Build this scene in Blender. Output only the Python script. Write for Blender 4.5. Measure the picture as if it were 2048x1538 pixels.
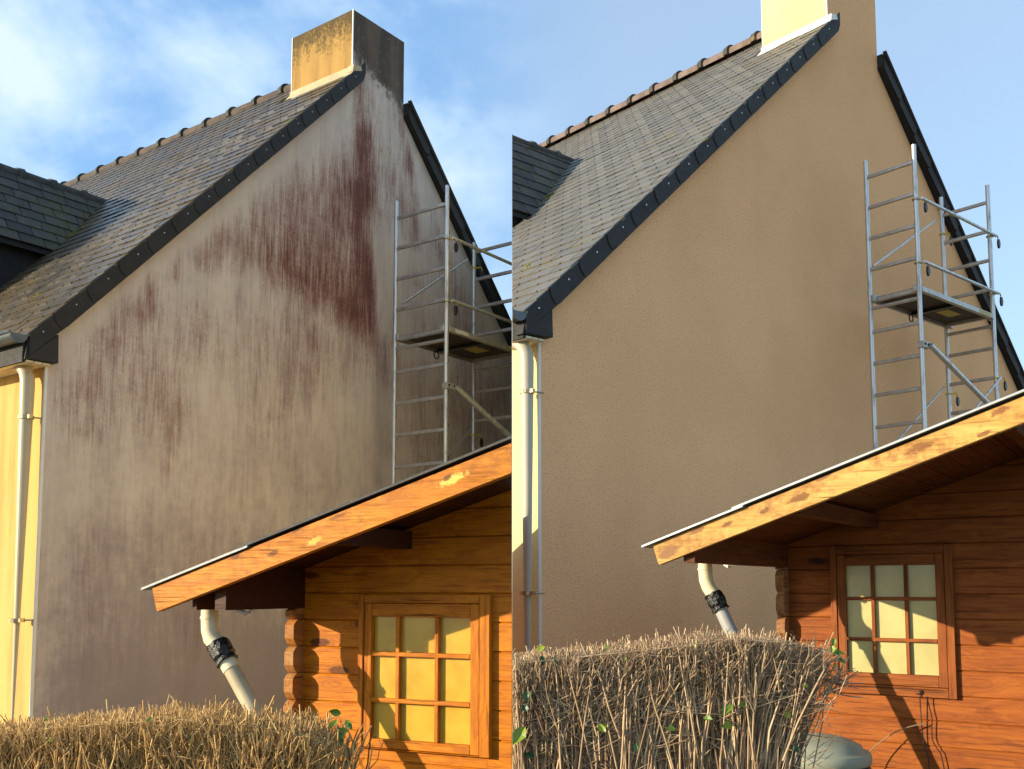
import bpy, bmesh, math, random
import numpy as np
from mathutils import Vector, Matrix, Euler

for o in list(bpy.data.objects):
    bpy.data.objects.remove(o)
SC = bpy.context.scene
COL = SC.collection
R = math.radians
EYE = 1.6

# ------------------------------------------------------------------ camera, sky, sun, exposure
cam = bpy.data.cameras.new('camera')
cam.sensor_width = 36.0
cam.lens = 1993.4 / 2048 * 36
cam.shift_y = 0.1087
cam.clip_end = 2000
cam_o = bpy.data.objects.new('camera', cam)
cam_o.location = (0, 0, EYE)
cam_o.rotation_euler = (R(90) + math.atan(0.093), 0, 0)
COL.objects.link(cam_o)
SC.camera = cam_o

SUN_AZ = 76.0     # degrees from -Y (behind the camera) towards -X (left)
SUN_EL = 13.0
SUN_STRENGTH = 2.7
SKY_STRENGTH = 0.11
SC.view_settings.view_transform = 'Standard'
SC.view_settings.look = 'None'
SC.view_settings.gamma = 1
SC.view_settings.use_curve_mapping = False
SC.view_settings.exposure = 1.5
SC.render.engine = 'CYCLES'
SC.cycles.max_bounces = 6

sun = bpy.data.lights.new('sun', 'SUN')
sun.energy = SUN_STRENGTH
sun.angle = R(0.5)
sun.color = (1.0, 0.86, 0.62)
sun_o = bpy.data.objects.new('sun', sun)
_to = Vector((-math.sin(R(SUN_AZ)) * math.cos(R(SUN_EL)), -math.cos(R(SUN_AZ)) * math.cos(R(SUN_EL)), math.sin(R(SUN_EL))))
sun_o.rotation_euler = (-_to).to_track_quat('-Z', 'Y').to_euler()
sun_o.location = _to * 40
COL.objects.link(sun_o)


# ------------------------------------------------------------------ node helpers
class G:
    def __init__(self, nt):
        self.nt = nt
        self.L = nt.links

    def n(self, typ, ins=None, **props):
        nd = self.nt.nodes.new(typ)
        for k, v in props.items():
            setattr(nd, k, v)
        for k, v in (ins or {}).items():
            s = nd.inputs[k]
            if isinstance(v, bpy.types.NodeSocket):
                self.L.new(v, s)
            else:
                s.default_value = v
        return nd

    def m(self, op, a, b=0.0, c=None, clamp=False):
        ins = {0: a, 1: b}
        if c is not None:
            ins[2] = c
        return self.n('ShaderNodeMath', ins, operation=op, use_clamp=clamp).outputs[0]

    def sm(self, x, lo, hi, tlo=0.0, thi=1.0):
        return self.n('ShaderNodeMapRange', {0: x, 1: lo, 2: hi, 3: tlo, 4: thi}, interpolation_type='SMOOTHSTEP').outputs[0]

    def lin(self, x, lo, hi, tlo=0.0, thi=1.0):
        return self.n('ShaderNodeMapRange', {0: x, 1: lo, 2: hi, 3: tlo, 4: thi}).outputs[0]

    def mix(self, f, a, b, blend='MIX'):
        nd = self.nt.nodes.new('ShaderNodeMix')
        nd.data_type = 'RGBA'
        nd.blend_type = blend
        nd.clamp_factor = True
        for i, v in ((0, f), (6, a), (7, b)):
            if isinstance(v, bpy.types.NodeSocket):
                self.L.new(v, nd.inputs[i])
            else:
                nd.inputs[i].default_value = v if i == 0 else (*v, 1.0) if len(v) == 3 else v
        return nd.outputs[2]

    def noise(self, vec, scale, detail=3.0, rough=0.55, dist=0.0):
        return self.n('ShaderNodeTexNoise', {'Vector': vec, 'Scale': scale, 'Detail': detail, 'Roughness': rough, 'Distortion': dist}).outputs['Fac']

    def scale(self, vec, s, off=(0, 0, 0)):
        return self.n('ShaderNodeMapping', {'Vector': vec, 'Scale': s, 'Location': off}).outputs[0]

    def vadd(self, a, b):
        return self.n('ShaderNodeVectorMath', {0: a, 1: b}, operation='ADD').outputs[0]

    def obj(self):
        return self.n('ShaderNodeTexCoord').outputs['Object']

    def pos(self):
        return self.n('ShaderNodeNewGeometry').outputs['Position']

    def rnd(self):
        return self.n('ShaderNodeObjectInfo').outputs['Random']

    def island(self):
        return self.n('ShaderNodeNewGeometry').outputs['Random Per Island']

    def bump(self, h, strength=0.4, dist=0.005):
        return self.n('ShaderNodeBump', {'Height': h, 'Strength': strength, 'Distance': dist}).outputs[0]


def material(name, build):
    mt = bpy.data.materials.new(name)
    mt.use_nodes = True
    nt = mt.node_tree
    nt.nodes.clear()
    g = G(nt)
    out = nt.nodes.new('ShaderNodeOutputMaterial')
    bs = nt.nodes.new('ShaderNodeBsdfPrincipled')
    nt.links.new(bs.outputs[0], out.inputs[0])
    d = build(g)
    for k, v in d.items():
        s = bs.inputs[k]
        if isinstance(v, bpy.types.NodeSocket):
            nt.links.new(v, s)
        else:
            s.default_value = (*v, 1.0) if isinstance(v, tuple) and len(v) == 3 and s.type == 'RGBA' else v
    return mt


# ------------------------------------------------------------------ world
world = bpy.data.worlds.new('World')
SC.world = world
world.use_nodes = True
wt = world.node_tree
wt.nodes.clear()
g = G(wt)
wo = wt.nodes.new('ShaderNodeOutputWorld')
wb = wt.nodes.new('ShaderNodeBackground')
wt.links.new(wb.outputs[0], wo.inputs[0])
sky = g.n('ShaderNodeTexSky', sky_type='NISHITA', sun_disc=False, sun_elevation=R(SUN_EL),
          sun_rotation=math.atan2(_to.x, _to.y), air_density=1.0, dust_density=1.2, ozone_density=2.0, altitude=50)
dirv = g.n('ShaderNodeTexCoord').outputs['Generated']
sx = g.n('ShaderNodeSeparateXYZ', {0: dirv}).outputs
# a deck of broken cloud thickening towards the left of the view, clearing towards the right
zz = g.m('MAXIMUM', sx[2], 0.08)
den = g.m('ADD', zz, 0.35)
pv = g.n('ShaderNodeCombineXYZ', {0: g.m('DIVIDE', sx[0], den), 1: g.m('DIVIDE', sx[1], den), 2: 0.0}).outputs[0]
c1 = g.noise(g.scale(pv, (1, 1, 1), (3.1, 0.4, 0)), 4.6, 6.0, 0.55, 0.25)
c2 = g.noise(g.scale(pv, (1, 1, 1), (7.3, 2.2, 0)), 11.0, 5.0, 0.55, 0.1)
cl = g.m('ADD', g.m('MULTIPLY', c1, 0.78), g.m('MULTIPLY', c2, 0.22))
amount = g.sm(sx[0], -0.08, 0.08, 1.0, 0.03)
cov = g.m('MULTIPLY', g.sm(cl, 0.38, 0.62), amount)
tint = g.mix(1.0, sky.outputs[0], (1.0, 1.08, 1.06), 'MULTIPLY')
veil = g.mix(g.sm(sx[0], -0.12, 0.12), (0.95, 1.85, 3.35), (1.80, 2.36, 3.15))
haze = g.mix(0.58, tint, veil)
cloudy = g.mix(g.m('MULTIPLY', cov, 0.66), haze, (2.55, 3.20, 3.75))
bright = g.m('MULTIPLY', g.sm(cl, 0.57, 0.70), amount)
cloudy = g.mix(g.m('MULTIPLY', bright, 0.35), cloudy, (3.7, 3.95, 4.1))
wt.links.new(cloudy, wb.inputs[0])
wb.inputs[1].default_value = SKY_STRENGTH


# ------------------------------------------------------------------ the two plots
class Plot:
    """One plot: s = its scale in metres per survey unit, measured from the eye point; side = which side of the plot line x=0."""
    def __init__(self, s, side, house, yaw, shed, syaw):
        self.s, self.side = s, side
        self.house = (house[0] * s, house[1] * s, 0.0)
        self.yaw = R(yaw)
        self.shed = (shed[0] * s, shed[1] * s, 0.0)
        self.syaw = R(syaw)


PL = Plot(1.2, -1, (-3.043, 6.403), 53.848, (-0.638, 4.260), -25.314)
PR = Plot(0.85, 1, (0.177, 6.425), 40.349, (1.742, 5.455), -34.499)


def q(pl, x, y, z, off=(0, 0, 0)):
    return Vector((x * pl.s - off[0], y * pl.s - off[1], EYE + z * pl.s - off[2]))


def empty(name, loc, rz=0.0, label=None, cat=None, group=None, kind=None):
    o = bpy.data.objects.new(name, None)
    o.location = loc
    o.rotation_euler = (0, 0, rz)
    o.empty_display_size = 0.2
    COL.objects.link(o)
    tag(o, label, cat, group, kind)
    return o


def tag(o, label=None, cat=None, group=None, kind=None):
    for k, v in (('label', label), ('category', cat), ('group', group), ('kind', kind)):
        if v:
            o[k] = v
    return o


def link(name, me, parent=None, loc=None, rot=None, kind=None, label=None):
    o = bpy.data.objects.new(name, me)
    COL.objects.link(o)
    if parent is not None:
        o.parent = parent
    if loc is not None:
        o.location = loc
    if rot is not None:
        o.rotation_euler = rot
    if kind:
        o['kind'] = kind
    if label:
        o['label'] = label
    return o


def root_of(o):
    while o.parent is not None:
        o = o.parent
    return o


def clip(bm, root, side, fill=True, gap=0.0015):
    """Cut at the plot line (world plane x = 0), keep this plot's side."""
    rot = Matrix.Rotation(-root.rotation_euler.z, 3, 'Z')
    nrm = rot @ Vector((side, 0, 0))
    p = rot @ (Vector((side * gap, 0, 0)) - Vector(root.location))
    geom = bm.verts[:] + bm.edges[:] + bm.faces[:]
    res = bmesh.ops.bisect_plane(bm, geom=geom, plane_co=p, plane_no=nrm, clear_inner=True, clear_outer=False, dist=1e-6)
    if fill:
        ed = [e for e in res['geom_cut'] if isinstance(e, bmesh.types.BMEdge)]
        ed = [e for e in bm.edges if e.is_boundary and all(abs((v.co - p).dot(nrm)) < 1e-4 for v in e.verts)]
        if ed:
            bmesh.ops.holes_fill(bm, edges=ed, sides=0)
    return bm


def fin(name, bm, mats, parent, smooth=False, kind=None, label=None, pl=None, fill=True, recalc=True):
    if pl is not None:
        clip(bm, root_of(parent), pl.side, fill)
    if len(bm.verts) == 0:
        bm.free()
        return None
    if recalc:
        bmesh.ops.recalc_face_normals(bm, faces=bm.faces)
    me = bpy.data.meshes.new(name)
    bm.to_mesh(me)
    bm.free()
    for m in (mats if isinstance(mats, (list, tuple)) else [mats]):
        me.materials.append(m)
    if smooth:
        for p in me.polygons:
            p.use_smooth = True
        try:
            me.set_sharp_from_angle(angle=R(40))
        except Exception:
            pass
    return link(name, me, parent, kind=kind, label=label)


def hexa(bm, pts, mi=0):
    """pts: bottom 4 (ccw) + top 4"""
    vs = [bm.verts.new(p) for p in pts]
    for f in ((3, 2, 1, 0), (4, 5, 6, 7), (0, 1, 5, 4), (1, 2, 6, 5), (2, 3, 7, 6), (3, 0, 4, 7)):
        fc = bm.faces.new([vs[i] for i in f])
        fc.material_index = mi
    return vs


def box(bm, a, b, mi=0):
    x0, y0, z0 = a
    x1, y1, z1 = b
    return hexa(bm, [(x0, y0, z0), (x1, y0, z0), (x1, y1, z0), (x0, y1, z0), (x0, y0, z1), (x1, y0, z1), (x1, y1, z1), (x0, y1, z1)], mi)


def prism(bm, poly, vec, mi=0):
    """closed prism: polygon (list of Vector) swept by vec"""
    vec = Vector(vec)
    a = [bm.verts.new(p) for p in poly]
    b = [bm.verts.new(Vector(p) + vec) for p in poly]
    n = len(a)
    fs = [bm.faces.new(a), bm.faces.new(list(reversed(b)))]
    for i in range(n):
        fs.append(bm.faces.new([a[i], b[i], b[(i + 1) % n], a[(i + 1) % n]]))
    for f in fs:
        f.material_index = mi
    return a, b


def bevel(bm, w, seg=1):
    bmesh.ops.bevel(bm, geom=bm.edges[:], offset=w, segments=seg, affect='EDGES', clamp_overlap=True)


def tube(bm, pts, r, n=10, mi=0, cap=True):
    """tube along pts, r a number or a list"""
    pts = [Vector(p) for p in pts]
    rings = []
    ref = None
    for i, p in enumerate(pts):
        d = (pts[min(i + 1, len(pts) - 1)] - pts[max(i - 1, 0)]).normalized()
        if ref is None:
            ref = Vector((0, 0, 1)) if abs(d.z) < 0.9 else Vector((1, 0, 0))
        u = d.cross(ref).normalized()
        w = d.cross(u).normalized()
        ref = -w if False else ref
        rr = r[i] if isinstance(r, (list, tuple)) else r
        rings.append([bm.verts.new(p + (u * math.cos(2 * math.pi * k / n) + w * math.sin(2 * math.pi * k / n)) * rr) for k in range(n)])
    for a, b in zip(rings, rings[1:]):
        for k in range(n):
            f = bm.faces.new([a[k], a[(k + 1) % n], b[(k + 1) % n], b[k]])
            f.material_index = mi
    if cap:
        for rg in (list(reversed(rings[0])), rings[-1]):
            f = bm.faces.new(rg)
            f.material_index = mi
    return rings


# ------------------------------------------------------------------ materials
def plaster(base, speck, mott, bump=0.5):
    def b(g):
        p = g.obj()
        fine = g.noise(p, 95, 3, 0.75)
        mid = g.noise(p, 28, 4, 0.65)
        big = g.noise(p, 0.9, 4, 0.55)
        vert = g.noise(g.scale(p, (1.6, 1.6, 0.35)), 1.0, 4, 0.6)
        c = g.mix(g.sm(big, 0.40, 0.64), base, mott)
        c = g.mix(g.m('MULTIPLY', g.sm(vert, 0.5, 0.72), 0.22), c, tuple(v * 0.84 for v in mott))
        c = g.mix(g.m('MULTIPLY', g.sm(fine, 0.52, 0.70), 0.75), c, speck)
        c = g.mix(g.m('MULTIPLY', g.sm(fine, 0.42, 0.30), 0.35), c, tuple(min(1, v * 1.25) for v in base))
        h = g.m('ADD', fine, g.m('MULTIPLY', mid, 0.5))
        return {'Base Color': c, 'Roughness': 0.95, 'Normal': g.bump(h, bump, 0.012), 'Specular IOR Level': 0.15}
    return b


M = {}
M['render_clean_shaded'] = material('shaded_clean_render', plaster((0.95, 0.54, 0.265), (0.32, 0.175, 0.085), (0.88, 0.495, 0.24), 0.7))  # same paint as the facade; its tone in shade is put into the colour
M['render_clean_sunlit'] = material('sunlit_clean_render', plaster((0.78, 0.63, 0.30), (0.52, 0.41, 0.19), (0.70, 0.56, 0.26), 0.5))  # same paint as the gable, coloured as the sun shows it


def facade_old(g, a_=(0.62, 0.40, 0.135), b_=(0.46, 0.28, 0.09)):
    p = g.obj()
    fine = g.noise(p, 95, 3, 0.7)
    vert = g.noise(g.scale(p, (4, 4, 0.5)), 1.3, 4, 0.6)
    z = g.n('ShaderNodeSeparateXYZ', {0: p}).outputs
    c = g.mix(g.sm(vert, 0.4, 0.75), a_, b_)
    c = g.mix(g.m('MULTIPLY', g.sm(fine, 0.52, 0.7), 0.5), c, (0.5, 0.33, 0.13))
    # mildew hanging from the chimney top
    top = g.lin(z[2], EYE + 1.2 * 4.66, EYE + 1.2 * 5.3)
    nn = g.noise(g.scale(p, (14, 14, 3)), 1.0, 5, 0.7)
    sp = g.noise(p, 30, 4, 0.7)
    mil = g.sm(g.m('ADD', g.m('MULTIPLY', top, 0.62), g.m('ADD', g.m('MULTIPLY', nn, 0.55), g.m('MULTIPLY', sp, 0.7))), 0.84, 1.16)
    mil = g.m('MULTIPLY', mil, g.sm(z[2], EYE + 1.2 * 4.7, EYE + 1.2 * 4.95))
    c = g.mix(g.m('MULTIPLY', mil, 0.9), c, (0.07, 0.055, 0.03))
    return {'Base Color': c, 'Roughness': 0.95, 'Normal': g.bump(fine, 0.4, 0.008), 'Specular IOR Level': 0.15}


M['render_facade_old'] = material('old_facade_render', facade_old)
M['chimney_old'] = material('old_chimney_render', lambda g: facade_old(g, (0.40, 0.245, 0.08), (0.24, 0.14, 0.05)))


def stained(g):
    p = g.obj()
    at = g.n('ShaderNodeAttribute', attribute_name='stain', attribute_type='GEOMETRY')
    s = g.n('ShaderNodeSeparateColor', {0: at.outputs['Color']}).outputs
    fine = g.noise(p, 110, 3, 0.7)
    grain = g.noise(p, 34, 4, 0.7)
    st1 = g.noise(g.scale(p, (20, 20, 1.9)), 1.0, 5, 0.68)
    st2 = g.noise(g.scale(p, (55, 55, 2.8), (3, 1, 4)), 1.0, 3, 0.6)
    st3 = g.noise(g.scale(p, (6, 6, 0.8), (1, 5, 2)), 1.0, 4, 0.6)
    cloud = g.noise(g.scale(p, (1, 1, 0.6)), 2.2, 5, 0.62)
    base = g.mix(g.sm(g.m('ADD', g.m('MULTIPLY', st3, 0.45), g.m('MULTIPLY', cloud, 0.55)), 0.36, 0.66), (0.66, 0.565, 0.475), (0.55, 0.455, 0.39))
    base = g.mix(g.m('MULTIPLY', g.sm(st1, 0.52, 0.75), 0.22), base, (0.36, 0.28, 0.235))
    # mauve film on the lower wall
    mv = g.m('ADD', s[1], g.m('MULTIPLY', g.m('SUBTRACT', cloud, 0.5), 0.8))
    mv = g.m('ADD', mv, g.m('MULTIPLY', g.m('SUBTRACT', st1, 0.5), 0.75))
    mv = g.m('ADD', mv, g.m('MULTIPLY', g.m('SUBTRACT', g.noise(p, 9, 5, 0.7), 0.5), 0.8))
    c = g.mix(g.m('MULTIPLY', g.sm(mv, 0.10, 0.95), 0.74), base, (0.245, 0.200, 0.215))
    # red algae streaks
    rv = g.m('ADD', s[0], g.m('ADD', g.m('MULTIPLY', g.m('SUBTRACT', st1, 0.5), 1.05), g.m('MULTIPLY', g.m('SUBTRACT', st2, 0.5), 1.25)))
    rv = g.m('ADD', rv, g.m('MULTIPLY', g.m('SUBTRACT', st3, 0.5), 0.8))
    rv = g.m('ADD', rv, g.m('ADD', g.m('MULTIPLY', g.m('SUBTRACT', grain, 0.5), 0.7), g.m('MULTIPLY', g.m('SUBTRACT', g.noise(p, 5, 5, 0.7), 0.5), 0.8)))
    ra = g.m('MULTIPLY', g.sm(rv, -0.05, 1.10), g.sm(s[0], 0.0, 0.26))
    c = g.mix(g.m('MULTIPLY', ra, 0.86), c, (0.215, 0.085, 0.066))
    deep = g.m('MULTIPLY', g.sm(rv, 0.70, 1.35), g.sm(s[0], 0.25, 0.7))
    c = g.mix(g.m('MULTIPLY', deep, 0.70), c, (0.105, 0.030, 0.026))
    # drip lines
    dl = g.m('MULTIPLY', g.sm(st2, 0.66, 0.74), g.sm(s[0], 0.12, 0.5))
    c = g.mix(g.m('MULTIPLY', dl, 0.75), c, (0.07, 0.024, 0.022))
    # black mildew on the chimney
    spot = g.noise(p, 13, 6, 0.8)
    bv = g.m('ADD', s[2], g.m('ADD', g.m('MULTIPLY', g.m('SUBTRACT', spot, 0.5), 2.0), g.m('MULTIPLY', g.m('SUBTRACT', st1, 0.5), 0.9)))
    ba = g.sm(bv, 0.22, 0.85)
    c = g.mix(g.m('MULTIPLY', ba, 0.9), c, g.mix(g.sm(st3, 0.4, 0.65), (0.034, 0.026, 0.020), (0.105, 0.075, 0.052)))
    peel = g.m('MULTIPLY', g.sm(spot, 0.56, 0.62), g.sm(s[2], 0.2, 0.6))
    c = g.mix(g.m('MULTIPLY', peel, 0.55), c, (0.27, 0.20, 0.145))
    rust = g.m('MULTIPLY', g.sm(g.noise(p, 9, 5, 0.75), 0.56, 0.66), g.sm(s[2], 0.1, 0.5))
    c = g.mix(g.m('MULTIPLY', rust, 0.6), c, (0.14, 0.055, 0.04))
    c = g.mix(g.m('MULTIPLY', g.sm(fine, 0.53, 0.70), 0.35), c, (0.16, 0.12, 0.10))
    h = g.m('ADD', fine, g.m('MULTIPLY', grain, 0.4))
    return {'Base Color': c, 'Roughness': 0.97, 'Normal': g.bump(h, 0.35, 0.010), 'Specular IOR Level': 0.12}


M['render_stained'] = material('stained_render', stained)


def slate(c0, c1, moss, moss_amt, rough, spec=0.5):
    def b(g):
        p = g.pos()
        rn = g.m('FRACT', g.m('ADD', g.rnd(), g.island()))
        big = g.noise(p, 1.1, 4, 0.6)
        fine = g.noise(p, 60, 4, 0.7)
        mid = g.noise(p, 9, 5, 0.7)
        c = g.mix(rn, c0, c1)
        c = g.mix(g.m('MULTIPLY', g.sm(mid, 0.4, 0.75), 0.45), c, tuple(v * 0.6 for v in c0))
        ms = g.sm(g.m('ADD', big, g.m('MULTIPLY', g.m('SUBTRACT', mid, 0.5), 0.8)), 0.62 - moss_amt * 0.35, 0.80 - moss_amt * 0.2)
        c = g.mix(g.m('MULTIPLY', ms, 0.75), c, moss)
        lich = g.m('MULTIPLY', g.sm(g.noise(p, 24, 2, 0.5), 0.70, 0.74), 0.7)
        c = g.mix(lich, c, tuple(v * 2.2 for v in moss))
        dots = g.m('MULTIPLY', g.sm(g.noise(p, 55, 2, 0.5), 0.74, 0.77), 0.45)
        c = g.mix(dots, c, tuple(min(1, v * 2.2) for v in c1))
        return {'Base Color': c, 'Roughness': g.lin(mid, 0.3, 0.7, rough - 0.08, rough + 0.12), 'Specular IOR Level': spec,
                'Normal': g.bump(g.m('ADD', fine, mid), 0.25, 0.006)}
    return b


M['slate_old'] = material('mossy_slate', slate((0.052, 0.046, 0.040), (0.088, 0.076, 0.060), (0.105, 0.072, 0.028), 0.75, 0.34, 0.4))
M['slate_new'] = material('grey_slate', slate((0.112, 0.107, 0.095), (0.150, 0.140, 0.120), (0.145, 0.115, 0.065), 0.2, 0.5))
M['slate_dormer'] = material('dormer_slate', slate((0.042, 0.040, 0.036), (0.085, 0.079, 0.068), (0.085, 0.080, 0.025), 0.45, 0.6, 0.3))


def simple(col, rough=0.6, metal=0.0, var=0.2, nscale=12, bump=0.0, spec=0.5):
    def b(g):
        p = g.obj()
        n = g.noise(p, nscale, 4, 0.65)
        f = g.noise(p, nscale * 7, 3, 0.6)
        c = g.mix(g.sm(n, 0.3, 0.75), col, tuple(v * (1 - var) for v in col))
        d = {'Base Color': c, 'Roughness': g.lin(f, 0.3, 0.7, max(0.05, rough - 0.08), min(1, rough + 0.08)), 'Metallic': metal, 'Specular IOR Level': spec}
        if bump:
            d['Normal'] = g.bump(f, bump, 0.004)
        return d
    return b


M['verge'] = material('verge_slate', simple((0.030, 0.027, 0.024), 0.62, var=0.35, nscale=5, bump=0.15, spec=0.3))
M['verge_old'] = material('old_verge_slate', simple((0.030, 0.027, 0.024), 0.62, var=0.4, nscale=5, bump=0.2, spec=0.3))
M['nail'] = material('nail_metal', simple((0.7, 0.7, 0.68), 0.4, 0.6))
M['hook'] = material('slate_hook', simple((0.012, 0.012, 0.012), 0.5))
M['deck'] = material('roof_felt', simple((0.03, 0.03, 0.03), 0.9))
M['white_trim'] = material('white_pvc', simple((0.74, 0.73, 0.68), 0.45, var=0.12, nscale=3))
M['lead'] = material('flashing_metal', simple((0.78, 0.76, 0.70), 0.4, 0.0, var=0.18))
M['flash_old'] = material('mortar_flashing', simple((0.50, 0.40, 0.24), 0.85, var=0.25, nscale=9, bump=0.3))
M['gutter'] = material('zinc_gutter', simple((0.12, 0.14, 0.145), 0.4, 0.55, var=0.3))
M['soffit'] = material('soffit_paint', simple((0.72, 0.62, 0.45), 0.6, var=0.15))
M['void'] = material('dark_cladding', simple((0.018, 0.017, 0.016), 0.8, var=0.4, nscale=8))


def ridge(c0, c1, lich):
    def b(g):
        p = g.pos()
        n = g.noise(p, 8, 5, 0.7)
        f = g.noise(p, 70, 3, 0.7)
        c = g.mix(g.sm(n, 0.35, 0.65), c0, c1)
        c = g.mix(g.m('MULTIPLY', g.sm(g.noise(p, 11, 3, 0.6), 0.66, 0.72), lich), c, (0.50, 0.33, 0.07))
        return {'Base Color': c, 'Roughness': 0.85, 'Normal': g.bump(f, 0.4, 0.006)}
    return b


M['ridge_old'] = material('old_ridge_clay', ridge((0.055, 0.044, 0.036), (0.10, 0.068, 0.046), 0.6))
M['ridge_new'] = material('ridge_clay', ridge((0.125, 0.085, 0.070), (0.20, 0.145, 0.122), 0.25))
M['ridge_dark'] = material('dark_ridge_clay', ridge((0.035, 0.036, 0.034), (0.07, 0.066, 0.055), 0.25))


def moss(g):
    p = g.obj()
    n = g.noise(p, 60, 3, 0.7)
    c = g.mix(g.sm(n, 0.35, 0.65), (0.05, 0.06, 0.008), (0.26, 0.24, 0.03))
    return {'Base Color': c, 'Roughness': 1.0, 'Normal': g.bump(n, 0.9, 0.02)}


M['moss'] = material('roof_moss', moss)


def alu(g):
    p = g.obj()
    n = g.noise(g.scale(p, (30, 30, 6)), 1.0, 4, 0.7)
    d = g.noise(g.scale(p, (8, 8, 3)), 1.0, 4, 0.7)
    c = g.mix(g.sm(n, 0.5, 0.68), (0.62, 0.62, 0.60), (0.38, 0.375, 0.36))
    c = g.mix(g.m('MULTIPLY', g.sm(d, 0.60, 0.66), 0.6), c, (0.75, 0.74, 0.70))
    return {'Base Color': c, 'Roughness': g.lin(n, 0.3, 0.7, 0.30, 0.48), 'Metallic': 0.80}


M['alu'] = material('aluminium_tube', alu)
M['alu_rung'] = material('aluminium_rung', simple((0.52, 0.50, 0.46), 0.45, 0.75, var=0.3, nscale=20))
M['black_plastic'] = material('black_plastic', simple((0.012, 0.012, 0.012), 0.35, var=0.3))
M['yellow_plastic'] = material('yellow_plastic', simple((0.65, 0.48, 0.02), 0.4, var=0.25))
M['ply'] = material('deck_plywood', simple((0.055, 0.042, 0.03), 0.7, var=0.4, nscale=10))


def sticker(base, ink):
    def b(g):
        p = g.obj()
        br = g.n('ShaderNodeTexBrick', {'Vector': g.scale(p, (1, 1, 1)), 'Color1': (*ink, 1), 'Color2': (*base, 1), 'Mortar': (*base, 1), 'Scale': 40.0, 'Mortar Size': 0.03})
        n = g.noise(g.scale(p, (160, 160, 60)), 1.0, 2, 0.5)
        c = g.mix(g.sm(n, 0.55, 0.6), base, ink)
        return {'Base Color': c, 'Roughness': 0.5}
    return b


M['sticker_white'] = material('white_sticker', sticker((0.62, 0.62, 0.60), (0.16, 0.16, 0.18)))
M['sticker_yellow'] = material('yellow_sticker', sticker((0.50, 0.40, 0.05), (0.08, 0.07, 0.03)))


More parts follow.
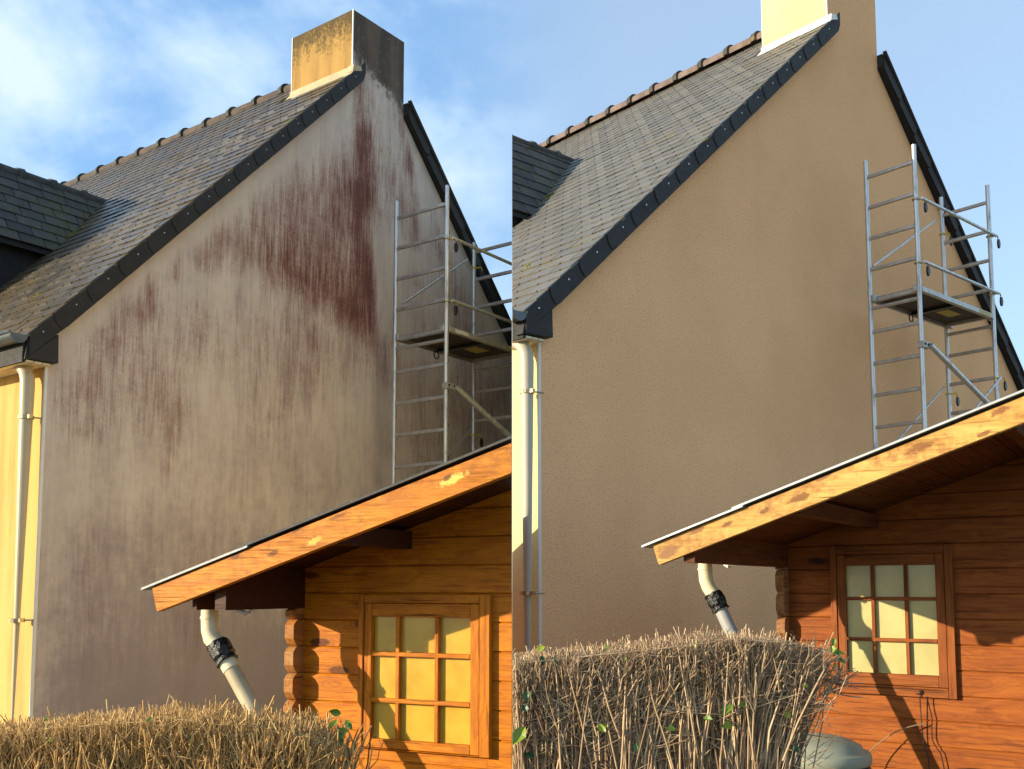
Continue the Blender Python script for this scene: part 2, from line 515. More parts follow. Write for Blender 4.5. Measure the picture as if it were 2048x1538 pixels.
def wood(light, mid, dark, axis='x', knots=0.5, weather=0.0, grey=(0.4, 0.3, 0.15), rough=0.55, seed=0.0, spec=0.2, patches=()):
    """planed timber: grain along one axis, knots, stains; object coordinates, shifted per piece"""
    def b(g):
        p = g.obj()
        raw = p
        rn = g.rnd()
        sh = g.n('ShaderNodeCombineXYZ', {0: g.m('MULTIPLY', rn, 17.0), 1: g.m('MULTIPLY', rn, 9.0), 2: g.m('MULTIPLY', rn, 31.0)}).outputs[0]
        p = g.vadd(p, sh)
        s = {'x': (1, 9, 9), 'z': (9, 9, 1), 'y': (9, 1, 9)}[axis]
        k = {'x': (2.6, 4.5, 7.5), 'z': (7.5, 4.5, 2.6), 'y': (7.5, 2.6, 7.5)}[axis]
        warp = g.noise(g.scale(p, k, (seed, 0, 0)), 1.0, 2, 0.5)
        vec = g.vadd(g.scale(p, s), g.n('ShaderNodeVectorMath', {0: (2.2, 2.2, 2.2), 3: warp}, operation='SCALE').outputs[0])
        gr = g.noise(vec, 2.2, 6, 0.7, 0.4)
        gf = g.noise(g.scale(p, tuple(v * 6 if v > 1 else 2.0 for v in s)), 2.0, 4, 0.65)
        c = g.mix(g.sm(gr, 0.30, 0.66), light, mid)
        c = g.mix(g.m('MULTIPLY', g.sm(gf, 0.48, 0.70), 0.70), c, dark)
        c = g.mix(g.m('MULTIPLY', g.sm(g.noise(p, 2.0, 4, 0.6), 0.45, 0.75), 0.40), c, mid)
        vo = g.n('ShaderNodeTexVoronoi', {'Vector': g.scale(p, tuple(v * 0.62 for v in k)), 'Scale': 1.0, 'Randomness': 1.0})
        kd = g.m('ADD', vo.outputs['Distance'], g.m('MULTIPLY', g.m('SUBTRACT', g.noise(p, 30, 3, 0.7), 0.5), 0.10))
        core = g.sm(kd, 0.135, 0.075)
        halo = g.sm(kd, 0.36, 0.06)
        rings = g.m('MULTIPLY', halo, g.sm(g.m('SINE', g.m('MULTIPLY', kd, 95.0)), 0.2, 1.0))
        c = g.mix(g.m('MULTIPLY', halo, 0.45 * knots), c, mid)
        c = g.mix(g.m('MULTIPLY', rings, 0.40 * knots), c, dark)
        c = g.mix(g.m('MULTIPLY', core, 0.85 * knots), c, tuple(v * 0.45 for v in dark))
        h = g.m('ADD', g.m('MULTIPLY', gf, 0.6), gr)
        if weather > 0:
            w = g.noise(g.scale(p, tuple(1.6 * (v if v == 1 else v * 0.35) for v in s)), 1.4, 5, 0.7)
            pa = g.noise(p, 26, 4, 0.75)
            wa = g.sm(g.m('ADD', w, g.m('MULTIPLY', g.m('SUBTRACT', pa, 0.5), 0.75)), 0.44, 0.70)
            c = g.mix(g.m('MULTIPLY', wa, weather), c, grey)
            cr = g.noise(g.scale(p, tuple(v * 7 if v > 1 else 1.5 for v in s)), 1.0, 3, 0.6)
            c = g.mix(g.m('MULTIPLY', g.sm(cr, 0.63, 0.70), 0.75), c, tuple(v * 0.25 for v in dark))
            h = g.m('SUBTRACT', h, g.m('MULTIPLY', g.sm(cr, 0.60, 0.70), 1.5))
        if patches:
            # bare or burnt patches round single knots
            pn = g.noise(g.scale(raw, (12, 12, 45)), 1.0, 4, 0.7)
            pf = g.noise(raw, 38, 4, 0.75)
            for (px_, pz_, rx_, rz_, sl_, col_) in patches:
                d = g.n('ShaderNodeVectorMath', {0: raw, 1: (px_, 0.0, pz_)}, operation='SUBTRACT').outputs[0]
                e = g.n('ShaderNodeSeparateXYZ', {0: d}).outputs
                zz_ = g.m('SUBTRACT', e[2], g.m('MULTIPLY', e[0], sl_))
                dd = g.m('SQRT', g.m('ADD', g.m('POWER', g.m('DIVIDE', g.m('ABSOLUTE', e[0]), rx_), 2.0), g.m('POWER', g.m('DIVIDE', g.m('ABSOLUTE', zz_), rz_), 2.0)))
                dd = g.m('ADD', dd, g.m('ADD', g.m('MULTIPLY', g.m('SUBTRACT', pn, 0.5), 1.6), g.m('MULTIPLY', g.m('SUBTRACT', pf, 0.5), 1.6)))
                c = g.mix(g.m('MULTIPLY', g.sm(dd, 1.0, 0.55), 0.85), c, col_)
        return {'Base Color': c, 'Roughness': g.lin(gf, 0.3, 0.7, rough - 0.1, rough + 0.12), 'Specular IOR Level': spec,
                'Normal': g.bump(h, 0.35, 0.004)}
    return b


# left shed: deep orange stain; right shed: red-brown stain, its barge board sun-bleached
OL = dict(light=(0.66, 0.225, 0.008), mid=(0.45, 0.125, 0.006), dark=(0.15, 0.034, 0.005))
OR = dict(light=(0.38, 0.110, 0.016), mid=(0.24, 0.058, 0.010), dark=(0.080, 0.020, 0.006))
M['wallL'] = material('orange_board', wood(**OL, axis='x', knots=0.95))
M['wallR'] = material('redbrown_board', wood(**OR, axis='x', knots=1.0))
M['winLx'] = material('orange_window_rail', wood(**OL, axis='x', knots=0.3, weather=0.25, grey=(0.30, 0.10, 0.02)))
M['winLz'] = material('orange_window_stile', wood(**OL, axis='z', knots=0.3, weather=0.25, grey=(0.30, 0.10, 0.02)))
M['winRx'] = material('redbrown_window_rail', wood((0.34, 0.10, 0.018), (0.23, 0.06, 0.012), (0.08, 0.02, 0.006), axis='x', knots=0.3, weather=0.2, grey=(0.16, 0.06, 0.02)))
M['winRz'] = material('redbrown_window_stile', wood((0.34, 0.10, 0.018), (0.23, 0.06, 0.012), (0.08, 0.02, 0.006), axis='z', knots=0.3, weather=0.2, grey=(0.16, 0.06, 0.02)))
def spots(s_, sl, lst):
    return [(x * s_, EYE + z * s_, rx * s_, rz * s_, sl, col) for x, z, rx, rz, col in lst]


SP_L = spots(1.2, .305, [(.737, .378, .075, .018, (0.85, 0.55, 0.12)), (.715, .385, .02, .012, (0.10, 0.035, 0.01)), (.158, .177, .035, .016, (0.80, 0.42, 0.07)), (-.037, .130, .030, .014, (0.11, 0.035, 0.008)),
                         (-.218, .123, .028, .016, (0.16, 0.05, 0.01)), (.268, .267, .05, .010, (0.20, 0.06, 0.01)), (-.533, .052, .06, .022, (0.20, 0.07, 0.015))])
SP_R = spots(0.85, .337, [(.764, .563, .065, .022, (0.20, 0.075, 0.025)), (.265, .384, .055, .022, (0.18, 0.07, 0.025)), (.114, .337, .030, .016, (0.16, 0.06, 0.02)), (-.06, .285, .035, .014, (0.15, 0.055, 0.02)),
                          (-.204, .261, .045, .015, (0.22, 0.085, 0.03)), (.367, .464, .04, .012, (0.25, 0.10, 0.035)), (1.0, .599, .03, .012, (0.20, 0.075, 0.025)), (1.056, .677, .04, .018, (0.22, 0.085, 0.03)), (-.354, .162, .06, .03, (0.24, 0.11, 0.05))])
M['bargeL'] = material('orange_barge_timber', wood((0.66, 0.25, 0.014), (0.45, 0.14, 0.008), (0.14, 0.040, 0.005), axis='x', knots=0.9, weather=0.60, grey=(0.24, 0.085, 0.012), seed=2.0, patches=SP_L))
M['bargeR'] = material('bleached_barge_timber', wood((0.68, 0.42, 0.125), (0.50, 0.27, 0.065), (0.17, 0.07, 0.02), axis='x', knots=0.9, weather=0.70, grey=(0.26, 0.10, 0.03), seed=5.0, patches=SP_R))
M['soffitL'] = material('shade_darkened_soffit', wood((0.07, 0.020, 0.007), (0.05, 0.014, 0.005), (0.025, 0.007, 0.003), axis='y', knots=0.3))  # colour lowered to deepen the shade under the left eave
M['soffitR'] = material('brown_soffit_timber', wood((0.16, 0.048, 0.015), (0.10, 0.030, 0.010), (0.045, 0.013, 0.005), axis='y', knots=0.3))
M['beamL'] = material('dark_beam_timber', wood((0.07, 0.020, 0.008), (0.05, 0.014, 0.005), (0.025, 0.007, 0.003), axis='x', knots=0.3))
M['logL'] = material('orange_log_end', wood((0.50, 0.21, 0.045), (0.34, 0.12, 0.022), (0.14, 0.045, 0.012), axis='y', knots=0.3, weather=0.3))
M['logR'] = material('brown_log_end', wood((0.40, 0.20, 0.085), (0.27, 0.11, 0.04), (0.10, 0.038, 0.015), axis='y', knots=0.3, weather=0.3))
M['felt'] = material('dark_roof_sheet', simple((0.045, 0.047, 0.05), 0.7, var=0.3))
M['zinc'] = material('pale_roof_sheet', simple((0.42, 0.45, 0.47), 0.42, 0.35, var=0.2))
M['zinc_dull'] = material('grey_roof_sheet', simple((0.22, 0.235, 0.25), 0.5, 0.3, var=0.2))


def pane(base, edge):
    def b(g):
        p = g.obj()
        n = g.noise(p, 5, 4, 0.6)
        f = g.noise(p, 55, 4, 0.7)
        rn = g.rnd()
        c = g.mix(g.sm(n, 0.35, 0.7), base, edge)
        c = g.mix(g.m('MULTIPLY', g.sm(f, 0.62, 0.72), 0.35), c, tuple(v * 0.6 for v in edge))
        c = g.mix(g.m('MULTIPLY', rn, 0.25), c, edge)
        return {'Base Color': c, 'Roughness': g.lin(f, 0.3, 0.7, 0.10, 0.28), 'Specular IOR Level': 0.6, 'Normal': g.bump(n, 0.05, 0.01)}
    return b


M['paneL'] = material('ochre_pane', pane((0.66, 0.42, 0.055), (0.50, 0.30, 0.04)))
M['paneR'] = material('cream_pane', pane((0.56, 0.49, 0.21), (0.44, 0.385, 0.165)))
M['pvc_cream'] = material('cream_pipe', simple((0.78, 0.68, 0.43), 0.4, var=0.15, nscale=4))
M['pvc_grey'] = material('grey_pipe', simple((0.40, 0.395, 0.37), 0.5, var=0.25, nscale=6))
M['pvc_sand'] = material('sand_pipe', simple((0.52, 0.43, 0.26), 0.5, var=0.25, nscale=6))
M['tape'] = material('black_tape', simple((0.010, 0.010, 0.010), 0.28, var=0.3, nscale=30, bump=0.8))
M['pipe_house'] = material('house_downpipe', simple((0.50, 0.40, 0.24), 0.45, var=0.12, nscale=2))
M['pipe_house_r'] = material('grey_downpipe', simple((0.48, 0.42, 0.31), 0.5, var=0.12, nscale=2))
M['brass'] = material('pipe_clip', simple((0.45, 0.36, 0.22), 0.35, 0.8))


def twig(a, b_, c_):
    def b(g):
        rn = g.island()
        p = g.obj()
        n = g.noise(g.scale(p, (60, 60, 12)), 1.0, 3, 0.6)
        c = g.mix(g.sm(rn, 0.0, 0.55), a, b_)
        c = g.mix(g.sm(rn, 0.55, 1.0), c, c_)
        c = g.mix(g.m('MULTIPLY', g.sm(n, 0.5, 0.7), 0.5), c, tuple(v * 0.5 for v in c_))
        return {'Base Color': c, 'Roughness': 0.75, 'Specular IOR Level': 0.3}
    return b


M['twigL'] = material('golden_twig', twig((0.78, 0.52, 0.21), (0.56, 0.34, 0.125), (0.25, 0.14, 0.05)))
M['twigR'] = material('pale_twig', twig((0.62, 0.45, 0.27), (0.41, 0.275, 0.155), (0.17, 0.10, 0.055)))
M['cut'] = material('cut_twig_end', simple((0.68, 0.52, 0.30), 0.8))


def leaf(a, b_):
    def b(g):
        p = g.obj()
        n = g.noise(p, 25, 3, 0.6)
        c = g.mix(g.rnd(), a, b_)
        c = g.mix(g.m('MULTIPLY', g.sm(n, 0.45, 0.7), 0.5), c, tuple(v * 0.6 for v in a))
        return {'Base Color': c, 'Roughness': 0.45, 'Subsurface Weight': 0.0, 'Transmission Weight': 0.0}
    return b


M['leaf'] = material('green_leaf', leaf((0.10, 0.17, 0.02), (0.30, 0.36, 0.03)))
M['leaf_dark'] = material('dark_leaf', leaf((0.02, 0.06, 0.02), (0.05, 0.11, 0.03)))
M['bin'] = material('bin_plastic', simple((0.36, 0.37, 0.275), 0.5, var=0.25, nscale=5, spec=0.3))
M['bin_body'] = material('bin_body_plastic', simple((0.075, 0.105, 0.085), 0.5, var=0.2, nscale=5))
M['wire'] = material('black_wire', simple((0.012, 0.010, 0.010), 0.5))
M['drytwig'] = material('dry_stalk', simple((0.30, 0.21, 0.11), 0.8))


def ground_m(g):
    p = g.obj()
    n = g.noise(p, 0.7, 6, 0.65)
    f = g.noise(p, 40, 4, 0.7)
    c = g.mix(g.sm(n, 0.4, 0.6), (0.27, 0.21, 0.13), (0.36, 0.285, 0.18))
    c = g.mix(g.m('MULTIPLY', g.sm(f, 0.45, 0.7), 0.5), c, (0.20, 0.16, 0.09))
    return {'Base Color': c, 'Roughness': 1.0, 'Normal': g.bump(f, 0.6, 0.03)}


M['ground'] = material('garden_ground', ground_m)



def bounce_cut_m(g):  # dark grass colour for the added, unseen patch that soaks up bounce
    p = g.obj()
    n = g.noise(p, 2.5, 6, 0.65)
    f = g.noise(p, 90, 4, 0.7)
    c = g.mix(g.sm(n, 0.35, 0.65), (0.03, 0.05, 0.012), (0.06, 0.075, 0.022))
    c = g.mix(g.m('MULTIPLY', g.sm(f, 0.45, 0.7), 0.5), c, (0.02, 0.025, 0.008))
    return {'Base Color': c, 'Roughness': 1.0, 'Normal': g.bump(f, 0.8, 0.03)}


M['bounce_cut_patch'] = material('bounce_cut_grass', bounce_cut_m)

# ------------------------------------------------------------------ ground
bm = bmesh.new()
S_ = 900
vs = [bm.verts.new(v) for v in ((-S_, -S_, 0), (S_, -S_, 0), (S_, S_, 0), (-S_, S_, 0))]
bm.faces.new(vs)
gr = fin('ground', bm, M['ground'], None)
tag(gr, kind='structure')


bm = bmesh.new()
box(bm, (-7.5, -9, -.3), (3.4, 4.55, .02))  # added out of view to cut ground bounce onto the sheds
tag(fin('bounce_cut_patch', bm, M['bounce_cut_patch'], None), kind='structure')


# ------------------------------------------------------------------ camera test used only to rank pieces by how large they show
CA = math.atan(0.093)


def view_px(w):
    d = w - Vector((0, 0, EYE))
    F = d.y * math.cos(CA) + d.z * math.sin(CA)
    U = -d.y * math.sin(CA) + d.z * math.cos(CA)
    if F < 0.1:
        return None
    return 1024 + 1993.4 * d.x / F, 991.5 - 1993.4 * U / F, F


# ------------------------------------------------------------------ house
def capsule(x, z, a, b, r, s):
    ax, az = a
    bx, bz = b
    dx, dz = bx - ax, bz - az
    t = max(0, min(1, ((x - ax) * dx + (z - az) * dz) / (dx * dx + dz * dz + 1e-9)))
    d2 = (x - ax - t * dx) ** 2 + (z - az - t * dz) ** 2
    return s * math.exp(-d2 / (r * r))


RED = [((2.83, 4.72), (2.85, 3.6), .13, .60), ((2.88, 4.1), (2.96, 3.45), .15, .62), ((2.80, 3.5), (2.98, 2.45), .12, .42),
       ((.76, 2.28), (.72, 1.95), .07, .50), ((.58, 1.98), (.50, 1.70), .15, .42), ((.96, 2.48), (.94, 2.28), .05, .50), ((.34, 1.70), (.30, 1.35), .12, .32),
       ((3.05, 4.3), (3.3, 3.5), .22, .26), ((3.45, 4.4), (3.60, 3.30), .08, .55), ((3.25, 3.9), (3.4, 3.4), .14, .25), ((3.35, 4.5), (3.5, 4.0), .08, .35),
       ((4.05, 3.25), (4.40, 2.5), .22, .48), ((3.8, 3.8), (3.9, 3.3), .10, .34), ((2.3, 2.10), (3.15, 2.1), .30, .30), ((3.6, 2.9), (3.8, 2.4), .2, .22),
       ((1.0, 1.80), (2.0, 2.1), .42, .26), ((.25, 1.2), (.75, 1.35), .32, .30), ((.95, .85), (1.0, 1.3), .12, .26), ((1.9, 1.3), (2.2, 1.7), .35, .22),
       ((3.9, 1.5), (4.7, 1.9), .5, .36), ((.35, .3), (.5, -.5), .2, .18), ((1.1, .2), (1.2, -.6), .25, .2)]
FIELD_X = [1.0, 1.25, 1.47, 2.12, 2.66, 2.80, 3.02, 3.08]
FIELD_TOP = [2.66, 2.92, 3.14, 3.74, 4.10, 3.70, 3.30, 2.6]
FIELD_BOT = [2.50, 2.48, 2.56, 2.46, 2.34, 2.30, 2.22, 2.2]


def field(x, z):
    if x < .9 or x > 3.12:
        return 0.0
    t = float(np.interp(x, FIELD_X, FIELD_TOP))
    b = float(np.interp(x, FIELD_X, FIELD_BOT))
    if z > t + .15 or z < b - .15:
        return 0.0
    e1 = max(0, min(1, (t - .02 - z) / .34))
    e2 = max(0, min(1, (z - b + .16) / .30))
    e3 = max(0, min(1, (x - .9) / .25)) * max(0, min(1, (3.12 - x) / .08))
    f = max(0, min(1, (t - z) / max(.1, t - b)))
    rgt = max(0, min(1, (x - 1.5) / .7))
    return (.32 + .16 * rgt + .42 * f ** 1.2 + .10 * rgt * f) * e1 * e2 * e3


def stain_at(x, z, pl_top):
    r = sum(capsule(x, z, *c) for c in RED) + field(x, z)
    r = min(1.15, r)
    lo = max(0.0, min(1.0, (0.9 - z) / 1.7))
    mv = 0.70 * lo * lo * (3 - 2 * lo) + 0.32
    if z > 1.2:
        mv *= max(0.55, 1 - (z - 1.2) / 3.4)
    # cleaner strip under the verges
    dl = (pl_top[0] + pl_top[1] * x) - z
    dr = (pl_top[2] + pl_top[3] * (x - pl_top[4])) - z
    d = min(dl, dr)
    if x < pl_top[5] or x > pl_top[4]:
        k = max(0, min(1, (d - 0.05) / 0.22))
        r *= k
        mv *= 0.3 + 0.7 * k
    mv *= max(0.2, min(1, 0.5 + x * 1.2))
    b = max(0, min(1, (z - (4.62 - .40 * (x - 2.8))) / .32)) * 1.1 if x > 2.7 else 0
    return (r, mv, b)


def build_house(pl, P):
    s = pl.s
    k, zl, hv, c0, c1, cd = P['k'], P['zl'], P['hv'], P['c0'], P['c1'], P['cd']
    kr, zr, oy = P['kr'], P['zr'], P['oy']
    DEP = P['depth']
    root = empty(P['name'], pl.house, pl.yaw, P['label'], 'house')
    xap = (zr - kr * c1 - zl) / (k - kr)
    zap = zl + k * xap
    xr = c1 + (zl - zr) / kr
    Q = lambda x, y, z: q(pl, x, y, z)
    ZG = (0.0 - EYE) / s   # ground in survey units
    # solid body
    bm = bmesh.new()
    poly = [Q(0, .004, ZG), Q(xr, .004, ZG), Q(xr, .004, zl), Q(xap, .004, zap), Q(0, .004, zl)]
    prism(bm, poly, Vector((0, DEP * s, 0)))
    fin('facade_wall', bm, P['m_facade'], root, pl=pl)
    # gable face with its own surface
    bm = bmesh.new()
    ct = P['ct']
    cell = 0.045
    nx, nz = int((xr) / cell) + 1, int((ct - ZG) / cell / 1.0) + 1

    def region(x0, x1, z1, planes):
        b2 = bmesh.new()
        cx = max(1, int((x1 - x0) / cell))
        cz = max(1, int((z1 - ZG) / cell))
        grid = [[b2.verts.new((x0 + (x1 - x0) * i / cx, 0, ZG + (z1 - ZG) * j / cz)) for j in range(cz + 1)] for i in range(cx + 1)]
        for i in range(cx):
            for j in range(cz):
                b2.faces.new([grid[i][j], grid[i + 1][j], grid[i + 1][j + 1], grid[i][j + 1]])
        for co, no in planes:
            bmesh.ops.bisect_plane(b2, geom=b2.verts[:] + b2.edges[:] + b2.faces[:], plane_co=co, plane_no=no, clear_outer=True, dist=1e-6)
        me = bpy.data.meshes.new('tmp')
        b2.to_mesh(me)
        b2.free()
        bm.from_mesh(me)
        bpy.data.meshes.remove(me)

    region(0, c0, zl + k * c0 + .05, [((0, 0, zl), (-k, 0, 1))])
    region(c0, c1, ct, [])
    region(c1, xr, zr + .05, [((c1, 0, zr), (-kr, 0, 1))])
    prm = (zl, k, zr, kr, c1, c0)
    st = {}
    lay = bm.verts.layers.float_color.new('stain') if P['stained'] else None
    for v in bm.verts:
        if lay is not None:
            a = stain_at(v.co.x, v.co.z, prm)
            v[lay] = (a[0], a[1], a[2], 1)
        v.co = Q(v.co.x, 0, v.co.z)
    bmesh.ops.remove_doubles(bm, verts=bm.verts, dist=1e-4)
    fin('gable_wall', bm, P['m_gable'], root, pl=pl, fill=False)
    # chimney behind the gable face
    bm = bmesh.new()
    box(bm, Q(c0 + .0015, .005, zl + k * c0 - .6), Q(c1 - .0015, cd, ct - .002))
    ch = fin('chimney', bm, P['m_chimney'], root)
    bm = bmesh.new()
    box(bm, Q(c0 - .003, -.006, zl + k * c0 + hv), Q(c0 + .006, .004, ct))
    box(bm, Q(c0 - .003, cd - .004, zl + k * c0 + hv), Q(c0 + .002, cd + .003, ct))
    fin('corner_trim', bm, P['m_trim'], ch)
    bm = bmesh.new()
    zf = zl + hv + k * c0
    box(bm, Q(c0 - .010, -.01, zf - .02), Q(c0 + .004, cd + .012, zf + .055))
    e = bm.verts[:]
    hexa(bm, [Q(c0 - .085, -oy - .01, zf - .085 * k + .008), Q(c0 - .008, -oy - .01, zf + .006), Q(c0 - .008, cd + .012, zf + .006), Q(c0 - .085, cd + .012, zf - .085 * k + .008),
              Q(c0 - .085, -oy - .01, zf - .085 * k + .018), Q(c0 - .008, -oy - .01, zf + .024), Q(c0 - .008, cd + .012, zf + .024), Q(c0 - .085, cd + .012, zf - .085 * k + .018)])
    # rolled front lip
    hexa(bm, [Q(c0 - .06, -oy - .012, zf - .035), Q(c0 + .055, -oy - .012, zf + .012), Q(c0 + .045, -.003, zf + .012), Q(c0 - .06, -.003, zf - .035),
              Q(c0 - .05, -oy - .012, zf + .030), Q(c0 + .04, -oy - .012, zf + .050), Q(c0 + .035, -.003, zf + .050), Q(c0 - .05, -.003, zf + .030)])
    fin('flashing', bm, P['m_flash'], ch)
    # wall corner bead
    bm = bmesh.new()
    box(bm, Q(-.008, -.007, ZG), Q(.010, .006, zl + .02))
    fin('corner_trim', bm, M['white_trim'], root, pl=pl)
    # roof deck
    bm = bmesh.new()
    e0 = -.165
    th = hv - .012
    lo_ = lambda x: zl + .035 + k * x if x <= xap else zr + .03 + kr * (x - c1)
    hi_ = lambda x: zl + th + k * x if x <= xap else zr + th + kr * (x - c1)
    roof = empty('roof', (0, 0, 0))
    roof.parent = root
    for xs_, ya in (([e0, c0 - .001], -oy + .008), ([c0 + .001, xap, c1 - .001], cd - .02), ([c1 + .001, xr + .2], -oy + .008)):
        bm = bmesh.new()
        prism(bm, [Q(x, ya, lo_(x)) for x in xs_] + [Q(x, ya, hi_(x)) for x in reversed(xs_)], Vector((0, (DEP + .1 - ya) * s, 0)))
        fin('roof_deck', bm, M['deck'], roof, pl=pl)

    # ---------------- slates on the slope in view
    gx = P['gx']                       # course gauge measured along x
    sw = P['sw']                       # slate width
    L = math.sqrt(1 + k * k)
    eu = Vector((1 / L, 0, k / L))
    nn_ = Vector((-k / L, 0, 1 / L))
    tk = 0.010
    rng = random.Random(P['seed'])
    glen = gx * L                      # gauge on the slope

    def slate_bm(w, ln, hook=True):
        b = bmesh.new()
        tilt = tk * 1.6
        pts = []
        for zz_ in (0, 1):
            for (yy, uu) in ((-w / 2, 0), (w / 2, 0), (w / 2, ln), (-w / 2, ln)):
                h = tilt * (1 - uu / ln) + (tk if zz_ else 0)
                pts.append((uu * s, yy * s, h * s))
        hexa(b, pts)
        if hook:
            hz = tilt + tk
            box(b, (-.008 * s, -.0026 * s, (hz - .002) * s), (.009 * s, .0026 * s, (hz + .002) * s), 1)
        return b

    variants = []
    for i in range(3):
        b = slate_bm(sw - .005, glen * 2.05)
        for v in b.verts:
            v.co.x += rng.uniform(-.004, .004) * s if v.co.x < .03 else 0
        bmesh.ops.recalc_face_normals(b, faces=b.faces)
        me = bpy.data.meshes.new('slate')
        b.to_mesh(me)
        b.free()
        me.materials.append(P['m_slate'])
        me.materials.append(M['hook'])
        variants.append(me)
    rotm = Matrix((eu, Vector((0, 1, 0)), nn_)).transposed()
    rw = Matrix.Rotation(pl.yaw, 3, 'Z')
    rt = Vector(pl.house)
    cand = []
    rows = int((xap - e0) / gx)
    D = P['dormer']
    for r_ in range(rows + 1):
        x = e0 - .012 + r_ * gx
        off = (sw / 2 if r_ % 2 else 0)
        nY = int((DEP + .1) / sw) + 1
        for c in range(-1, nY):
            y0 = -oy - .012 + c * sw + off
            y1 = y0 + sw
            if y1 < -oy + .03:
                continue
            cut = max(0, (-oy - .012) - y0)
            ya, yb = y0 + cut, y1
            ln = glen * 2.05
            top = x + ln / L
            lim = xap - .01
            if x > c0 - .10 and ya < cd + .01 and x < c1:
                if yb < cd:
                    continue
            ln2 = min(ln, (lim - x) * L)
            if ln2 < .02:
                continue
            if x < c0 and top > c0 and ya < cd:
                ln2 = min(ln2, (c0 - x) * L)
            if D and D['ye'] + .12 < ya and yb < 2 * D['yr'] - D['ye'] - .1 and x > D['xf'] + .1:
                f = (min(abs(ya - D['ye']), abs(2 * D['yr'] - D['ye'] - yb))) / (D['yr'] - D['ye'])
                if x + .25 < D['xb'] + f * (D['xr'] - D['xb']):
                    continue
            yc = (ya + yb) / 2
            w = Q(x, yc, zl + hv - .008 + k * x)
            wp = rt + rw @ w
            full = cut < 1e-6 and abs(ln2 - ln) < 1e-6
            near = wp.x * pl.side
            if near < -.35:
                continue
            sc = 1e9
            px = view_px(wp)
            if px and -30 < px[0] < 2080 and -30 < px[1] < 1560:
                sc = px[2]
            cross = near < .35
            cand.append((sc + (1e6 if not full or cross else 0), w, ya, yb, ln2, cross))
    cand.sort(key=lambda t: t[0])
    rest = bmesh.new()
    nobj = 0
    for sc, w, ya, yb, ln2, cross in cand:
        jit = rng.uniform(-.010, .010)
        lift = rng.uniform(0, .0035) * s
        rm = rotm.to_4x4() @ Matrix.Rotation(jit, 4, 'Z')
        loc = w + nn_ * lift + eu * rng.uniform(-.006, .006) * s
        if sc < 1e5 and nobj < 300:
            o = link('slate', variants[nobj % 3], roof)
            o.matrix_local = Matrix.Translation(loc) @ rm
            nobj += 1
        else:
            b = slate_bm(max(.01, yb - ya - .005), ln2, hook=(yb - ya) > sw * .6)
            me = bpy.data.meshes.new('tmp')
            b.to_mesh(me)
            b.free()
            me.transform(Matrix.Translation(loc) @ rm)
            rest.from_mesh(me)
            bpy.data.meshes.remove(me)
    o = fin('slate_covering', rest, [P['m_slate'], M['hook']], roof, pl=pl, kind='stuff')

    # ---------------- verge slates along both rakes
    vx = P['vx']
    for i in range(len(vx)):
        x0 = vx[i]
        x1 = vx[i + 1] if i + 1 < len(vx) else P['vend']
        pr = .010
        bm = bmesh.new()
        ex = .0 if i == 0 else .10
        last = i + 1 == len(vx)
        xe = x1 + (.0 if last else .03)
        zf_ = lambda x, h: zl + k * x + h
        if i == 0:
            left = [(x0, hv + .012), (x0, .02)]
        else:
            left = [(x0 - .065, hv + .012), (x0 - .045, hv * .62), (x0 - .010, hv * .16), (x0 + .030, 0.0)]
        right = [(xe + (.03 if not last else -.01), 0), (xe + .02 if last else xe, hv * .3), (xe - .04 if not last else xe + .02, hv + .012)]
        ring = left + right
        f_ = [Q(x, -oy - .006 - pr * max(0, 1 - (x - x0 + .1) / (x1 - x0 + .14)), zf_(x, h)) for x, h in ring]
        b_ = [p + Vector((0, .006 * s, 0)) for p in f_]
        va = [bm.verts.new(p) for p in f_]
        vb = [bm.verts.new(p) for p in b_]
        bm.faces.new(va)
        bm.faces.new(list(reversed(vb)))
        n = len(va)
        for j in range(n):
            bm.faces.new([va[j], vb[j], vb[(j + 1) % n], va[(j + 1) % n]])
        xm = x0 + (x1 - x0) * .45
        yy = -oy - .006 - pr * (1 - (xm - x0 + .1) / (x1 - x0 + .14))
        c = Q(xm - .01, yy, zf_(xm - .01, hv * .68))
        box(bm, c + Vector((-.0045, -.003, -.0045)), c + Vector((.0045, .002, .0045)), 1)
        fin('verge_slate', bm, [P['m_verge'], M['nail']], root, pl=pl)
    # eave end plate
    eb = P['eavebox']
    bm = bmesh.new()
    poly = [Q(x, -oy - .004, z) for x, z in eb]
    prism(bm, poly, Vector((0, (oy + .0035) * s, 0)))
    fin('eave_end_plate', bm, P['m_verge'], root, pl=pl)
    bm = bmesh.new()
    poly = [Q(x, -oy - .013, z) for x, z in P['eavetri']]
    prism(bm, poly, Vector((0, .006 * s, 0)))
    fin('eave_end_plate', bm, P['m_verge'], root, pl=pl)
    # right rake plates
    x = c1 + .004
    i = 0
    while x < xr:
        x1 = min(x + .27, xr + .15)
        bm = bmesh.new()
        zz2 = lambda xx, h: zr + kr * (xx - c1) + h
        ring = [(x, hv + .012), (x, .0), (x1 - .03, -.004), (x1 + .02, hv * .3), (x1 + .045, hv + .012)] if i else [(x, hv + .012), (x, .04), (x + .02, .005), (x1 - .03, -.004), (x1 + .02, hv * .3), (x1 + .045, hv + .012)]
        pr = .012
        f_ = [Q(xx, -oy - .004 - pr * min(1, (xx - x) / (x1 - x)), zz2(xx, h)) for xx, h in ring]
        va = [bm.verts.new(p) for p in f_]
        vb = [bm.verts.new(p + Vector((0, .007 * s, 0))) for p in f_]
        bm.faces.new(va)
        bm.faces.new(list(reversed(vb)))
        for j in range(len(va)):
            bm.faces.new([va[j], vb[j], vb[(j + 1) % len(va)], va[(j + 1) % len(va)]])
        ymid = -oy - .004 - pr * .5
        fin('verge_slate', bm, [P['m_verge'], M['nail']], root, pl=pl)
        x = x1
        i += 1
